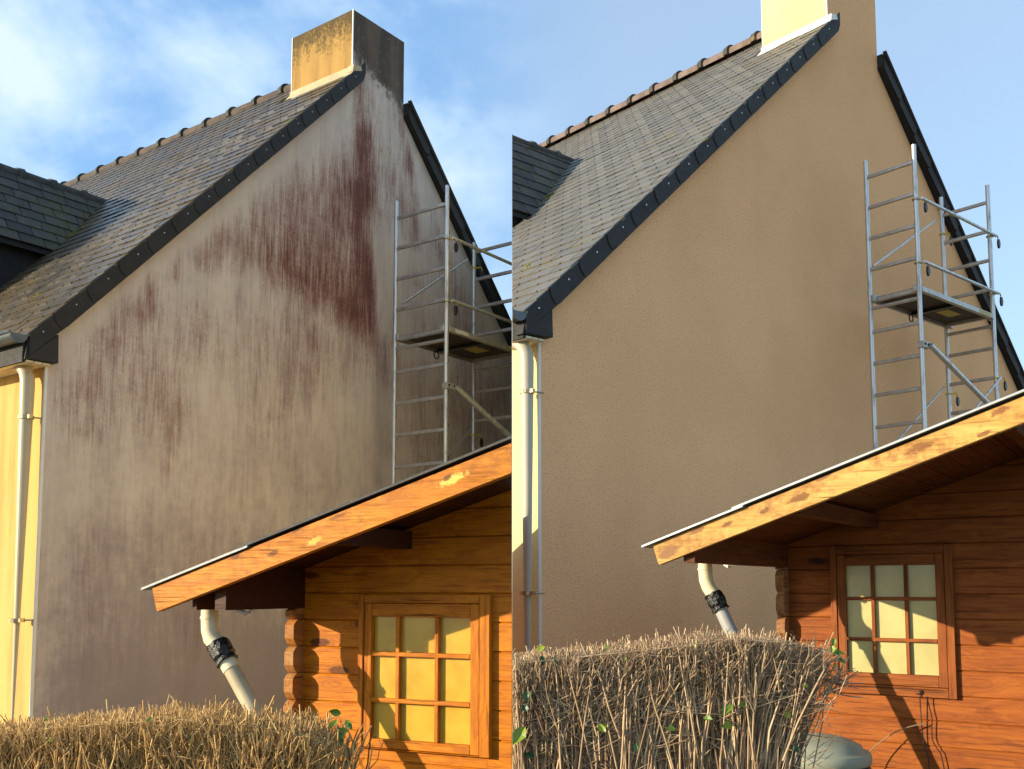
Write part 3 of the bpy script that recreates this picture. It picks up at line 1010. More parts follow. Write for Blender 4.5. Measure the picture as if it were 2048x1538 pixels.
    # roof edge roll over the right verge
    bm = bmesh.new()
    tube(bm, [Q(c1 + .005, -oy - .012, zr + hv - .0), Q(xr + .2, -oy - .012, zr + hv + kr * (xr + .2 - c1))], .020 * s, 8)
    fin('verge_roll', bm, P['m_verge'], root, smooth=True, pl=pl)

    # ---------------- ridge tiles
    zr_t = zap + hv
    y = P['ry0']
    while y < DEP - .3:
        bm = bmesh.new()
        N = 10
        rad = .085

        def half(ya, yb, r0, r1, zc, mi=0):
            n0 = len(bm.faces)
            rings = []
            for yy, rr in ((ya, r0), (yb, r1)):
                rings.append([bm.verts.new(Q(xap + math.cos(a) * rr * 1.25, yy, zc + math.sin(a) * rr)) for a in [math.pi * (-.12 + 1.24 * j / N) for j in range(N + 1)]])
            for j in range(N):
                bm.faces.new([rings[0][j], rings[0][j + 1], rings[1][j + 1], rings[1][j]])
            bm.faces.new(rings[0])
            bm.faces.new(list(reversed(rings[1])))
            bm.faces.ensure_lookup_table()
            for f_ in bm.faces[n0:]:
                f_.material_index = mi
        half(y + .04, y + P['rp'] + .01, rad * .86, rad * .90, P['zridge'] - .085)
        half(y - .012, y + .05, rad * 1.12, rad * 1.02, P['zridge'] - .080, 1)
        fin('ridge_tile', bm, [P['m_ridge'], M['ridge_dark']], root, smooth=True, pl=pl)
        y += P['rp']
    # ---------------- eave: soffit boards, gutter, downpipe
    zs = P['zsoffit']
    nb = 3
    for i in range(nb):
        a = -.165 + i * .055
        bm = bmesh.new()
        box(bm, Q(a + .003, -oy + .006, zs), Q(a + .052, min(DEP, 4), zs + .012))
        fin('soffit_board', bm, M['soffit'], root, pl=pl)
    bm = bmesh.new()
    box(bm, Q(-.185, -oy + .012, zs - .004), Q(-.167, min(DEP, 4), zl + .0 + k * -.165 + hv - .03))
    fin('fascia_board', bm, M['void'], root, pl=pl)
    gxx, gz, gr_ = P['gutter']
    bm = bmesh.new()
    n = 10
    ya, yb = -oy - .01, min(DEP, 4)
    rings = []
    for yy in (ya, yb):
        o_ = [Q(gxx + gr_ * math.cos(a), yy, gz + gr_ * math.sin(a)) for a in [math.pi + math.pi * j / n for j in range(n + 1)]]
        i_ = [Q(gxx + gr_ * .9 * math.cos(a), yy, gz + gr_ * .9 * math.sin(a)) for a in [math.pi + math.pi * j / n for j in range(n + 1)]]
        rings.append([bm.verts.new(p) for p in o_ + list(reversed(i_))])
    n2 = len(rings[0])
    for j in range(n2):
        bm.faces.new([rings[0][j], rings[0][(j + 1) % n2], rings[1][(j + 1) % n2], rings[1][j]])
    bm.faces.new(rings[0])
    bm.faces.new(list(reversed(rings[1])))
    cap = [Q(gxx + gr_ * 1.06 * math.cos(a), ya - .004, gz + gr_ * 1.06 * math.sin(a)) for a in [math.pi + math.pi * j / n for j in range(n + 1)]]
    prism(bm, cap, Vector((0, .008 * s, 0)))
    tube(bm, [Q(gxx + gr_ + .004, ya - .006, gz + .004), Q(gxx + gr_ + .004, yb, gz + .004)], .010 * s, 6)
    tube(bm, [Q(gxx - gr_ - .004, ya - .006, gz + .004), Q(gxx - gr_ - .004, yb, gz + .004)], .010 * s, 6)
    fin('gutter', bm, M['gutter'], root, smooth=True, pl=pl)
    yp = P['pipe_y']
    pr = .045
    bm = bmesh.new()
    z0 = P['pipe_top']
    xp = -.088
    # swan neck, coming along the wall from further back, then down
    pts = [Q(xp, yp + .42, z0 + .02), Q(xp, yp + .16, z0 - .0)]
    for j in range(1, 7):
        a = math.pi / 2 * j / 6
        pts.append(Q(xp, yp + .16 - .16 * math.sin(a), z0 - .16 * (1 - math.cos(a))))
    pts.append(Q(xp, yp, ZG))
    tube(bm, pts, pr * s, 14)
    pipe = fin('downpipe', bm, P['m_pipe'], root, smooth=True, pl=pl)
    for zc in (P['clipz'], P['clipz'] - 1.3):
        bm = bmesh.new()
        tube(bm, [Q(xp, yp, zc - .012), Q(xp, yp, zc + .012)], (pr + .004) * s, 14)
        tube(bm, [Q(xp + .03, yp - .035, zc), Q(.01, yp - .05, zc)], .006 * s, 6)
        c = Q(xp - .005, yp - pr - .012, zc)
        box(bm, c - Vector((.012, .014, .012)) * s, c + Vector((.012, .014, .012)) * s)
        fin('pipe_clip', bm, M['brass'], pipe, smooth=False, pl=pl)

    # ---------------- dormer
    if D:
        ye, ze, yr, zrd, xf = D['ye'], D['ze'], D['yr'], D['zr'], D['xf']
        yo = 2 * yr - ye
        XB = D['xr'] + .35
        bm = bmesh.new()
        zb = zl + k * xf - .05
        poly = [Q(xf + .12, ye + .10, zb), Q(xf + .12, yo - .10, zb), Q(xf + .12, yo - .10, ze + .06), Q(xf + .12, yr, zrd - .14), Q(xf + .12, ye + .10, ze + .06)]
        prism(bm, poly, Vector(((XB - xf - .12) * s, 0, 0)))
        dm = fin('dormer', bm, M['void'], root, pl=pl)
        sl = (zrd - ze) / (yr - ye)
        LL = math.hypot(1, sl)
        bm = bmesh.new()
        poly = [Q(xf, ye, ze - .055), Q(xf, yr, zrd - .075), Q(xf, yo, ze - .055), Q(xf, yo, ze - .01), Q(xf, yr, zrd - .02), Q(xf, ye, ze - .01)]
        prism(bm, poly, Vector(((XB - xf) * s, 0, 0)))
        fin('dormer_roof', bm, M['deck'], dm, pl=pl)
        gd = D['g']
        eu2 = Vector((0, 1 / LL, sl / LL))
        en2 = Vector((0, -sl / LL, 1 / LL))
        ex2 = Vector((-1, 0, 0))
        rm2 = Matrix((eu2, ex2, en2)).transposed()
        slope = (yr - ye) * LL
        nr = int(slope / gd) + 1
        sw2 = D['w']
        for r_ in range(nr):
            u0 = r_ * gd - .015
            ln = min(gd * 2.0, slope - u0 - .005)
            if ln < .03:
                continue
            yy = ye + u0 / LL
            xlim = D['xb'] + (D['xr'] - D['xb']) * (u0 + gd) / slope + .06
            xx = xlim - sw2 * rng.uniform(.05, .6)
            first = True
            while xx > xf - sw2 * .5:
                b = slate_bm(sw2 - .008, ln, hook=True)
                loc = Q(xx, yy, ze + sl * (yy - ye) - .006) + en2 * rng.uniform(0, .004)
                mx = Matrix.Translation(loc) @ rm2.to_4x4() @ Matrix.Rotation(rng.uniform(-.02, .02), 4, 'Z')
                b.transform(mx)
                fin('slate', b, [M['slate_dormer'], M['hook']], dm, pl=pl)
                xx -= sw2
        xx = D['xr'] + .10
        while xx > xf:
            bm = bmesh.new()
            N = 8
            for (xa, xb_, ra, rb) in ((xx - .04, xx - D['rp'] - .01, .066, .070), (xx + .01, xx - .05, .086, .080)):
                rings = []
                for xc, rr in ((xa, ra), (xb_, rb)):
                    rings.append([bm.verts.new(Q(xc, yr + math.cos(a) * rr, zrd - .055 + math.sin(a) * rr)) for a in [math.pi * (-.15 + 1.3 * j / N) for j in range(N + 1)]])
                for j in range(N):
                    bm.faces.new([rings[0][j], rings[0][j + 1], rings[1][j + 1], rings[1][j]])
                bm.faces.new(rings[0])
                bm.faces.new(list(reversed(rings[1])))
            fin('ridge_tile', bm, M['ridge_dark'], dm, smooth=True, pl=pl)
            xx -= D['rp']
        # valley lead
        bm = bmesh.new()
        a = Q(D['xb'] + .02, ye - .05, zl + hv + k * D['xb'] + .012)
        b_ = Q(D['xr'] + .02, yr - .02, zl + hv + k * D['xr'] + .012)
        tube(bm, [a, (a + b_) / 2 + Vector((0, 0, .004)), b_], .012 * s, 6)
        fin('valley_strip', bm, M['gutter'], dm, smooth=True, pl=pl)
    # ---------------- moss cushions
    for (x, y, r0) in P['moss']:
        bm = bmesh.new()
        for j in range(14):
            c = Q(x + rng.gauss(0, r0 * .6), y + rng.gauss(0, r0 * .6), 0)
            xx, yy = c.x / s, c.y / s
            c.z = EYE + (zl + hv + k * xx + .012) * s
            bmesh.ops.create_icosphere(bm, subdivisions=1, radius=r0 * s * rng.uniform(.3, .6), matrix=Matrix.Translation(c) @ Matrix.Scale(.6, 4, (0, 0, 1)))
        for v in bm.verts:
            v.co += Vector((rng.uniform(-1, 1), rng.uniform(-1, 1), rng.uniform(-1, 1))) * r0 * s * .14
        fin('moss', bm, M['moss'], root, smooth=True, pl=pl)
    return root


house_l = build_house(PL, dict(
    name='gable_house', label='house with the red-streaked dirty gable wall and mildewed chimney', seed=3,
    k=1.056, zl=1.617, hv=.153, c0=2.714, c1=3.399, cd=.81, ct=5.234, kr=-1.107, zr=4.474, oy=.06, depth=6.0,
    stained=True, m_facade=M['render_facade_old'], m_chimney=M['chimney_old'], m_gable=M['render_stained'], m_trim=M['white_trim'], m_flash=M['flash_old'],
    m_slate=M['slate_old'], m_verge=M['verge_old'], m_ridge=M['ridge_old'], m_pipe=M['pipe_house'],
    gx=.088, sw=.20, vx=[-.155, .063, .281, .506, .719, .916, 1.101, 1.278, 1.455, 1.641, 1.81, 1.975, 2.128, 2.284, 2.45, 2.622], vend=2.80,
    eavebox=[(-.155, 1.633), (-.177, 1.454), (.042, 1.463), (.036, 1.651)], eavetri=[(-.170, 1.458), (.042, 1.463), (.036, 1.651)],
    ry0=.81 + 1.175 - 3 * .408 + .08, rp=.408, zridge=5.035, zsoffit=1.440, gutter=(-.225, 1.605, .055),
    pipe_y=.055, pipe_top=1.47, clipz=1.10,
    dormer=dict(ye=1.929, ze=2.915, yr=2.452, zr=3.735, xf=.15, xb=1.08, xr=1.817, g=.115, w=.22, rp=.30),
    moss=[(1.302, 1.99, .05), (1.24, 2.02, .05), (.339, .765, .035), (.81, 1.66, .04), (.899, 1.364, .03), (2.0, .02, .03), (1.19, 1.061, .015)]))

house_r = build_house(PR, dict(
    name='gable_house', label='house with the clean freshly rendered beige gable wall', seed=8,
    k=.915, zl=1.767, hv=.157, c0=3.578, c1=4.45, cd=.708, ct=6.45, kr=-.986, zr=5.043, oy=.065, depth=9.0,
    stained=False, m_facade=M['render_clean_sunlit'], m_chimney=M['render_clean_sunlit'], m_gable=M['render_clean_shaded'], m_trim=M['white_trim'], m_flash=M['lead'],
    m_slate=M['slate_new'], m_verge=M['verge'], m_ridge=M['ridge_new'], m_pipe=M['pipe_house_r'],
    gx=.104, sw=.215, vx=[-.18, .09, .358, .63, .879, 1.129, 1.373, 1.605, 1.831, 2.053, 2.284, 2.50, 2.712, 2.92, 3.121, 3.357], vend=3.66,
    eavebox=[(-.162, 1.790), (-.202, 1.622), (.054, 1.637), (.048, 1.821)], eavetri=[(-.190, 1.628), (.054, 1.637), (.048, 1.821)],
    ry0=.708 + .344 - .347 - .0, rp=.347, zridge=5.726, zsoffit=1.605, gutter=(-.235, 1.760, .058),
    pipe_y=.018, pipe_top=1.63, clipz=1.27,
    dormer=dict(ye=1.914, ze=3.435, yr=2.667, zr=4.58, xf=.6, xb=1.637, xr=2.886, g=.155, w=.26, rp=.34),
    moss=[(2.013, 2.05, .05), (1.96, 2.05, .05), (1.9, 2.0, .04), (.493, .669, .042), (2.426, -.04, .03), (1.671, -.07, .015)]))


# ------------------------------------------------------------------ scaffold towers
def build_scaffold(pl, P):
    s = pl.s
    rw = Matrix.Rotation(pl.yaw, 3, 'Z')
    base = rw @ Vector((P['ax'] * s, P['ab'] * s, 0)) + Vector(pl.house)
    root = empty('scaffold_tower', base, pl.yaw, P['label'], 'scaffold')
    W, Dp, az, RS = P['aw'], P['ad'], P['az'], .28
    Q = lambda x, y, z: q(pl, x, y, z)
    ZG = -EYE / s
    R0 = .0195
    tops = P['tops']
    posts = {}
    for (i, j), zt in tops.items():
        bm = bmesh.new()
        x, y = i * W, -j * Dp
        tube(bm, [Q(x, y, ZG + .02), Q(x, y, zt)], R0 * s, 14)
        zj = az - 5.0 * RS - .02
        tube(bm, [Q(x, y, zj - .012), Q(x, y, zj + .002)], (R0 + .0025) * s, 14)
        tube(bm, [Q(x, y, ZG), Q(x, y, ZG + .03)], (R0 + .02) * s, 12)
        posts[(i, j)] = fin('post', bm, M['alu'], root, smooth=True, pl=pl)
    # rungs
    n = 0
    while az - n * RS > ZG + .15:
        for i in (0, 1):
            if n == 4:
                continue
            z = az - n * RS
            bm = bmesh.new()
            box(bm, Q(i * W - .012, -Dp + R0 * .8, z - .016), Q(i * W + .012, -R0 * .8, z + .016))
            bevel(bm, .004 * s)
            fin('rung', bm, M['alu_rung'], root, pl=pl)
            # spring pins on the outer posts
            if posts.get((i, 1)) is not None:
                bm = bmesh.new()
                box(bm, Q(i * W + R0 - .004, -Dp - .008, z + .02), Q(i * W + R0 + .008, -Dp + .008, z + .055))
                fin('spring_pin', bm, M['black_plastic'], posts[(i, 1)], pl=pl)
        n += 1

    def lock(x, y, z, yellow=False, parent=root):
        bm = bmesh.new()
        # collar round the post and the drop-shaped handle under it
        tube(bm, [Q(x, y, z - .006), Q(x, y, z + .006)], (R0 + .012) * s, 12)
        tube(bm, [Q(x + .02, y - .02, z), Q(x + .055, y - .045, z + .012), Q(x + .075, y - .045, z - .012), Q(x + .06, y - .045, z - .03)], .006 * s, 6)
        o = fin('lock_collar', bm, M['brass'] if not yellow else M['yellow_plastic'], parent, smooth=True, pl=pl)
        bm = bmesh.new()
        pts = [(0, .0), (.020, -.02), (.024, -.055), (.014, -.085), (0, -.095), (-.014, -.085), (-.024, -.055), (-.020, -.02)]
        c = (x + .055, y - .048, z - .025)
        ring_o = [Q(c[0] + a, c[1], c[2] + b) for a, b in pts]
        prism(bm, ring_o, Vector((0, -.018 * s, 0)))
        bevel(bm, .004 * s)
        fin('lock_handle', bm, M['black_plastic'], parent, pl=pl)

    # guard rails on the outer side
    for nn, dz in P['rails']:
        z = az - nn * RS + dz
        bm = bmesh.new()
        y = -Dp - R0 - .016
        tube(bm, [Q(.03, y, z), Q(W + .05, y, z)], .0145 * s, 10)
        rail = fin('guard_rail', bm, M['alu'], root, smooth=True, pl=pl)
        lock(0, -Dp, z - .01, parent=rail)
        lock(W, -Dp, z - .01, parent=rail)
    # diagonal braces
    for a, b, r_, lk in P['braces']:
        bm = bmesh.new()
        tube(bm, [Q(*a), Q(*b)], r_ * s, 10)
        br = fin('brace', bm, M['alu'], root, smooth=True, pl=pl)
        if lk:
            lock(*lk, True, br)
    # stabiliser with its clamp
    a, b = P['stab']
    bm = bmesh.new()
    tube(bm, [Q(*a), Q(*b)], .024 * s, 12)
    st = fin('stabiliser', bm, M['alu'], root, smooth=True, pl=pl)
    bm = bmesh.new()
    box(bm, Q(-.03, -Dp - .036, a[2] - .028), Q(a[0] + .01, -Dp + .024, a[2] + .028))
    bevel(bm, .004 * s)
    for xx in (.0, a[0] - .02):
        c = Q(xx, -Dp - .037, a[2] + .004)
        box(bm, c - Vector((.008, .006, .008)), c + Vector((.008, .003, .008)), 1)
    fin('clamp', bm, [M['alu_rung'], M['black_plastic']], st, pl=pl)
    # platform
    zt, th = P['plat'], .046
    x0, x1 = .03, W - .03
    y0, y1 = -Dp - .002, .0
    bm = bmesh.new()
    box(bm, Q(x0 + .02, y0 + .024, zt - .012), Q(x1 - .02, y1 - .024, zt + .006))
    pf = fin('platform', bm, M['ply'], root, pl=pl, label='scaffold deck with aluminium edge beams and a trapdoor')
    for nm, A_, B_ in (('side_beam', (x0, y0 - .012, zt - th), (x1, y0 + .024, zt)), ('side_beam', (x0, y1 - .024, zt - th), (x1, y1 + .0, zt)),
                       ('end_beam', (x0 - .004, y0 + .026, zt - th * .9), (x0 + .03, y1 - .026, zt - .004)), ('end_beam', (x1 - .03, y0 + .026, zt - th * .9), (x1 + .004, y1 - .026, zt - .004)),
                       ('cross_beam', (W * .5 - .02, y0 + .026, zt - th), (W * .5 + .02, y1 - .026, zt - .013))):
        bm = bmesh.new()
        box(bm, Q(*A_), Q(*B_))
        bevel(bm, .003 * s)
        fin(nm, bm, M['alu_rung'] if nm != 'cross_beam' else M['black_plastic'], pf, pl=pl)
    # hooks over the rungs
    for (x, y) in ((.0, -Dp + .03), (.0, -.04), (W, -Dp + .03), (W, -.04)):
        bm = bmesh.new()
        box(bm, Q(x - .025, y - .018, zt - .05), Q(x + .03, y + .018, zt + .012))
        bevel(bm, .006 * s)
        fin('hook', bm, M['alu_rung'], pf, pl=pl)
    # trapdoor pull ring
    bm = bmesh.new()
    cx = W * .47
    pts = [Q(cx + .035 * math.cos(t), -.03, zt - th - .03 + .035 * math.sin(t)) for t in [2 * math.pi * j / 14 for j in range(15)]]
    tube(bm, pts, .006 * s, 6)
    fin('pull_ring', bm, M['black_plastic'], pf, smooth=True, pl=pl)
    for (a, b, m_) in ((.10, .27, 'sticker_white'), (.82, .99, 'sticker_yellow')):
        xa, xb = W * a * .95, W * b * .95
        bm = bmesh.new()
        box(bm, Q(xa, y0 - .0135, zt - .040), Q(xb, y0 - .0115, zt - .008))
        fin('sticker', bm, M[m_], pf, pl=pl)
    bm = bmesh.new()
    box(bm, Q(W * .62, -Dp * .62, zt - .0138), Q(W * .80, -Dp * .36, zt - .0118))
    fin('sticker', bm, M['sticker_yellow'], pf, pl=pl)
    # lower rail under the platform end
    z = az - 4 * RS
    for i in (0, 1):
        bm = bmesh.new()
        tube(bm, [Q(i * W, -Dp + R0 * .8, z - .07), Q(i * W, -R0 * .8, z - .07)], .016 * s, 10)
        fin('rung', bm, M['alu_rung'], root, pl=pl)
    return root


build_scaffold(PL, dict(label='aluminium scaffold tower against the red-streaked dirty wall', ax=3.0, aw=1.118, ab=-.297, ad=.589, az=3.295,
                        tops={(0, 0): 3.455, (0, 1): 3.455, (1, 0): 3.395, (1, 1): 3.395}, rails=[(1, -.02), (3, -.01)],
                        braces=[((.12, .03, 2.548), (1.05, .03, 3.21), .010, (1.118, 0, 3.14)), ((1.13, .03, 1.54), (.10, .03, .70), .010, (1.118, 0, 1.48)),
                                ((1.14, -.64, 1.54), (.1, -.64, .70), .010, None)],
                        stab=((.085, -.63, 1.705), (1.30, -.95, .92)), plat=2.225))
build_scaffold(PR, dict(label='aluminium scaffold tower against the clean beige wall', ax=3.634, aw=1.387, ab=-.302, ad=.449, az=3.628,
                        tops={(0, 0): 3.784, (0, 1): 3.776, (1, 0): 3.812, (1, 1): 3.793}, rails=[(1, -.044), (3, -.038)],
                        braces=[((.12, .03, 2.86), (1.33, .03, 3.58), .010, (1.387, 0, 3.44)), ((1.36, .03, 1.93), (.30, .03, 1.23), .010, (1.387, 0, 1.86)),
                                ((1.395, -.49, 1.945), (.50, -.49, 1.36), .010, (1.387, -.449, 1.94))],
                        stab=((.075, -.49, 2.035), (1.15, -.72, 1.36)), plat=2.545))


# ------------------------------------------------------------------ garden sheds
def build_shed(pl, P):
    s = pl.s
    root = empty('garden_shed', pl.shed, pl.syaw, P['label'], 'shed')
    Q = lambda x, y, z: q(pl, x, y, z)
    ZG = -EYE / s
    wz, W, Hh = P['wz'], .62, P['Hh']
    bz, bk, bh, by, bx = P['bz'], P['bk'], P['bh'], P['by'], P['bx']
    XR = P['xr']
    dep = P['depth']
    xi = P['xi']                      # inner face of the log ends
    xo = xi - .05
    top = lambda x: bz + bh + bk * x   # underside of the roof sheet
    sof = .022
    mw, mb, ml, mwx, mwz = P['m_wall'], P['m_barge'], P['m_log'], P['m_wx'], P['m_wz']
    # dark core behind the boards
    bm = bmesh.new()
    prism(bm, [Q(xo + .01, .034, ZG), Q(XR, .034, ZG), Q(XR, .034, top(XR) - sof - .01), Q(xo + .01, .034, top(xo) - sof - .01)], Vector((0, dep * s, 0)))
    fin('wall_core', bm, mw, root, pl=pl)
    # wall boards
    bp_, bj = P['bp'], P['bj']
    z = wz + bj
    while z > ZG:
        z -= bp_
    wl, wr, wt_, wb_ = .022, W - .022, wz - .022, wz + Hh + .022

    def board(x0, x1, z0, z1):
        bm = bmesh.new()
        c = .007
        prof = [(0.004, z0), (0.0, z0 + .002), (0.0, z1 - c), (0.007, z1 - .001), (0.03, z1 - .001), (0.03, z0)]
        prism(bm, [Q(x0, y, zz_) for y, zz_ in prof], Vector(((x1 - x0) * s, 0, 0)))
        # cut to the roof slope
        no = Vector((-bk, 0, 1)).normalized()
        co = Q(0, 0, top(0) - sof - .002)
        bmesh.ops.bisect_plane(bm, geom=bm.verts[:] + bm.edges[:] + bm.faces[:], plane_co=co, plane_no=no, clear_outer=True, dist=1e-6)
        ed = [e for e in bm.edges if e.is_boundary]
        if ed:
            bmesh.ops.holes_fill(bm, edges=ed, sides=0)
        fin('board', bm, mw, root, pl=pl)

    while z < top(XR):
        z0, z1 = z, z + bp_
        spans = [(xi - .02, XR)]
        if z0 < wt_ and z1 > wb_:
            a, b = max(z0, wb_), min(z1, wt_)
            spans = []
            board(xi - .02, wl, z0, z1)
            board(wr, XR, z0, z1)
            if z1 > wt_:
                board(wl + .001, wr - .001, wt_, z1)
            if z0 < wb_:
                board(wl + .001, wr - .001, z0, wb_)
        for a, b in spans:
            board(a, b, z0, z1)
        z = z1
    # log ends of the side wall, one per course
    z = wz + bj
    while z > ZG:
        z -= bp_
    pr = P['pr']
    while z < P['beamz'] - .01:
        z0, z1 = z + .001, min(z + bp_ - .001, P['beamz'])
        h = z1 - z0
        bm = bmesh.new()
        ring = [(.03, z0), (-pr * .62, z0), (-pr * .80, z0 + h * .10), (-pr, z0 + h * .30), (-pr, z0 + h * .78), (-pr * .80, z0 + h * .93), (-pr * .62, z1), (.03, z1)]
        prism(bm, [Q(xo, y, zz_) for y, zz_ in ring], Vector((.05 * s, 0, 0)))
        bevel(bm, .002 * s)
        fin('log_end', bm, ml, root)
        z += bp_
    # side wall boards
    z = wz + bj
    while z > ZG:
        z -= bp_
    while z < P['beamz']:
        bm = bmesh.new()
        box(bm, Q(xo, .031, z + .001), Q(xo + .028, dep, min(z + bp_, top(xo) - sof) - .001))
        fin('board', bm, ml, root, pl=pl)
        z += bp_
    # top log of the side wall, carried forward under the eave
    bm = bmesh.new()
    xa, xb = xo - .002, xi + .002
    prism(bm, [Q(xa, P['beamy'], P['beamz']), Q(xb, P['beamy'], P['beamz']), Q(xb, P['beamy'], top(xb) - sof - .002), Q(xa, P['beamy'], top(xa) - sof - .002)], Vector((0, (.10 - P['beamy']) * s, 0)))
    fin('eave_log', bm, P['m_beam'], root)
    if P['fascia'] is not None:
        bm = bmesh.new()
        xa, xb = P['fascia'], P['fascia'] + .022
        prism(bm, [Q(xa, by + .04, P['beamz']), Q(xb, by + .04, P['beamz']), Q(xb, by + .04, top(xb) - sof - .002), Q(xa, by + .04, top(xa) - sof - .002)], Vector((0, (dep - by) * s, 0)))
        fin('fascia_board', bm, P['m_beam'], root)
    # purlins under the soffit
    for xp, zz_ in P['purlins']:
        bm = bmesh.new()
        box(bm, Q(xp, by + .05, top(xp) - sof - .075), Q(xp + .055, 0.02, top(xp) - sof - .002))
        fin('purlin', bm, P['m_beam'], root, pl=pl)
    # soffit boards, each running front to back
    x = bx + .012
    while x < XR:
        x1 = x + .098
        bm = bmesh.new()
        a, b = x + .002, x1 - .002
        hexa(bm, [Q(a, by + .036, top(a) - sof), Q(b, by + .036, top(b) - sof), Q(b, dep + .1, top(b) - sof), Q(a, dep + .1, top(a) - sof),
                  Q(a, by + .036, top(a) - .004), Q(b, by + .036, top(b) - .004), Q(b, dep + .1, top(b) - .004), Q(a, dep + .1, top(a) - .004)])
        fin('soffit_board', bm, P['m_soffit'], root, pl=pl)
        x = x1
    # barge board
    bm = bmesh.new()
    tb = .034
    ring = [(bx, bz + bh + bk * bx - .004), (XR, bz + bh + bk * XR - .004), (XR, bz + bk * XR), (bx + .052, bz + bk * (bx + .052)),
            (bx + .036, bz + bk * (bx + .036) - .002), (bx + .028, bz + bk * (bx + .028) + .006)]
    prism(bm, [Q(x, by, zz_) for x, zz_ in ring], Vector((0, tb * s, 0)))
    bevel(bm, .0035 * s, 2)
    fin('barge_board', bm, mb, root, pl=pl)
    # roof sheets: a lower one lapped over by the upper one
    for (xa, xb, lift, m_) in ((bx - .045, P['lap'], .0, P['m_sheet1']), (P['lap'] - .05, XR + .0, .007, P['m_sheet2'])):
        bm = bmesh.new()
        zs = lambda x, h: top(x) + lift + h
        t = .009
        y0 = by - P['lip']
        hexa(bm, [Q(xa, y0, zs(xa, 0)), Q(xb, y0, zs(xb, 0)), Q(xb, dep + .12, zs(xb, 0)), Q(xa, dep + .12, zs(xa, 0)),
                  Q(xa, y0, zs(xa, t)), Q(xb, y0, zs(xb, t)), Q(xb, dep + .12, zs(xb, t)), Q(xa, dep + .12, zs(xa, t))])
        fin('roof_sheet', bm, m_, root, pl=pl)
    # ---------------- window
    bm = bmesh.new()
    box(bm, Q(.03, .006, wz + Hh + .03), Q(W - .03, .03, wz - .03))
    win = fin('window', bm, M['void'], root)

    def bar(nm, x0, x1, z0, z1, y0, y1, m_, bv=.0025):
        bm = bmesh.new()
        box(bm, Q(x0, y0, z0), Q(x1, y1, z1))
        bevel(bm, bv * s)
        return fin(nm, bm, m_, win)

    a0, a1, b0, b1, g0, g1, h0, h1, m1, m2, n1, n2 = [P['win'][i] for i in range(12)]
    e = .0012
    bar('casing', 0, a0 - e, wz + Hh, wz, -.026, .03, mwz)
    bar('casing', a1 + e, W, wz + Hh, wz, -.026, .03, mwz)
    bar('casing', a0, a1, wz + b0 + e, wz - .001, -.0245, .03, mwx)
    bar('casing', a0, a1, wz + Hh + .001, wz + b1 - e, -.0245, .03, mwx)
    bar('sash_stile', a0 + e, g0, wz + b1 + e, wz + b0 - e, -.020, .008, mwz)
    bar('sash_stile', g1, a1 - e, wz + b1 + e, wz + b0 - e, -.020, .008, mwz)
    bar('sash_rail', g0 + .0005, g1 - .0005, wz + h0, wz + b0 - e, -.0185, .008, mwx)
    bar('sash_rail', g0 + .0005, g1 - .0005, wz + b1 + e, wz + h1, -.0185, .008, mwx)
    mw2 = .009
    for mm in (m1, m2):
        bar('muntin', mm - mw2, mm + mw2, wz + h1 + .0005, wz + h0 - .0005, -.0165, .004, mwz, .002)
    for nn in (n1, n2):
        bar('muntin', g0 + .001, g1 - .001, wz + nn - mw2, wz + nn + mw2, -.0185, -.001, mwx, .002)
    xs = [g0, m1, m2, g1]
    zs_ = [h0, n1, n2, h1]
    for i in range(3):
        for j in range(3):
            bm = bmesh.new()
            box(bm, Q(xs[i] + .0006, .0045, wz + zs_[j + 1] + .0006), Q(xs[i + 1] - .0006, .0058, wz + zs_[j] - .0006))
            fin('pane', bm, P['m_pane'], win)
    # ---------------- gutter outlet and downpipe
    pr_ = .036
    pp = P['pipe']
    yp = P['pipe_y']
    bm = bmesh.new()
    zc = pp[0][1]
    tube(bm, [Q(pp[0][0], yp, zc + .12), Q(pp[0][0], yp, zc - .03), Q(pp[1][0], yp, pp[1][1]), Q(pp[1][0] + .012, yp, pp[1][1] - .035), Q(pp[2][0], yp, pp[2][1]), Q(pp[2][0] + (pp[4][0] - pp[2][0]) * .4, yp, pp[2][1] + (pp[4][1] - pp[2][1]) * .4)], pr_ * s, 16)
    tube(bm, [Q(pp[0][0], yp, zc - .035), Q(pp[0][0], yp, zc - .045)], (pr_ + .003) * s, 16)
    dp = fin('downpipe', bm, M['pvc_cream'], root, smooth=True)
    d = Vector((pp[4][0] - pp[2][0], 0, pp[4][1] - pp[2][1])).normalized()
    A = Vector((pp[2][0], 0, pp[2][1]))
    at = lambda t: Q(A.x + d.x * t, yp, A.z + d.z * t)
    bm = bmesh.new()
    rr = random.Random(5)
    ts = [-.012, -.004, .010, .022, .036, .050, .062, .074, .082]
    tube(bm, [at(t) for t in ts], [(pr_ + .005 + rr.uniform(0, .007)) * s for t in ts], 16)
    for v in bm.verts:
        v.co += Vector((rr.uniform(-1, 1), rr.uniform(-1, 1), rr.uniform(-1, 1))) * .003
    fin('tape_wrap', bm, M['tape'], dp)
    bm = bmesh.new()
    tube(bm, [at(.06), at(1.5 if pl.side < 0 else 1.2)], pr_ * .93 * s, 16)
    fin('lower_pipe', bm, P['m_lowpipe'], dp, smooth=True, pl=pl)
    # gutter above the pipe, with a bracket end showing below the log
    bm = bmesh.new()
    gx_, gz_ = pp[0][0] + .0, zc + .13
    n = 8
    ring = [Q(gx_ + .05 * math.cos(a), yp - .12, gz_ + .05 * math.sin(a)) for a in [math.pi + math.pi * j / n for j in range(n + 1)]]
    prism(bm, ring, Vector((0, (dep + .1 - yp) * s, 0)))
    fin('gutter', bm, M['pvc_cream'], root, smooth=True)
    bm = bmesh.new()
    cxp = pp[0][0] + P['brk']
    for j in range(8):
        pass
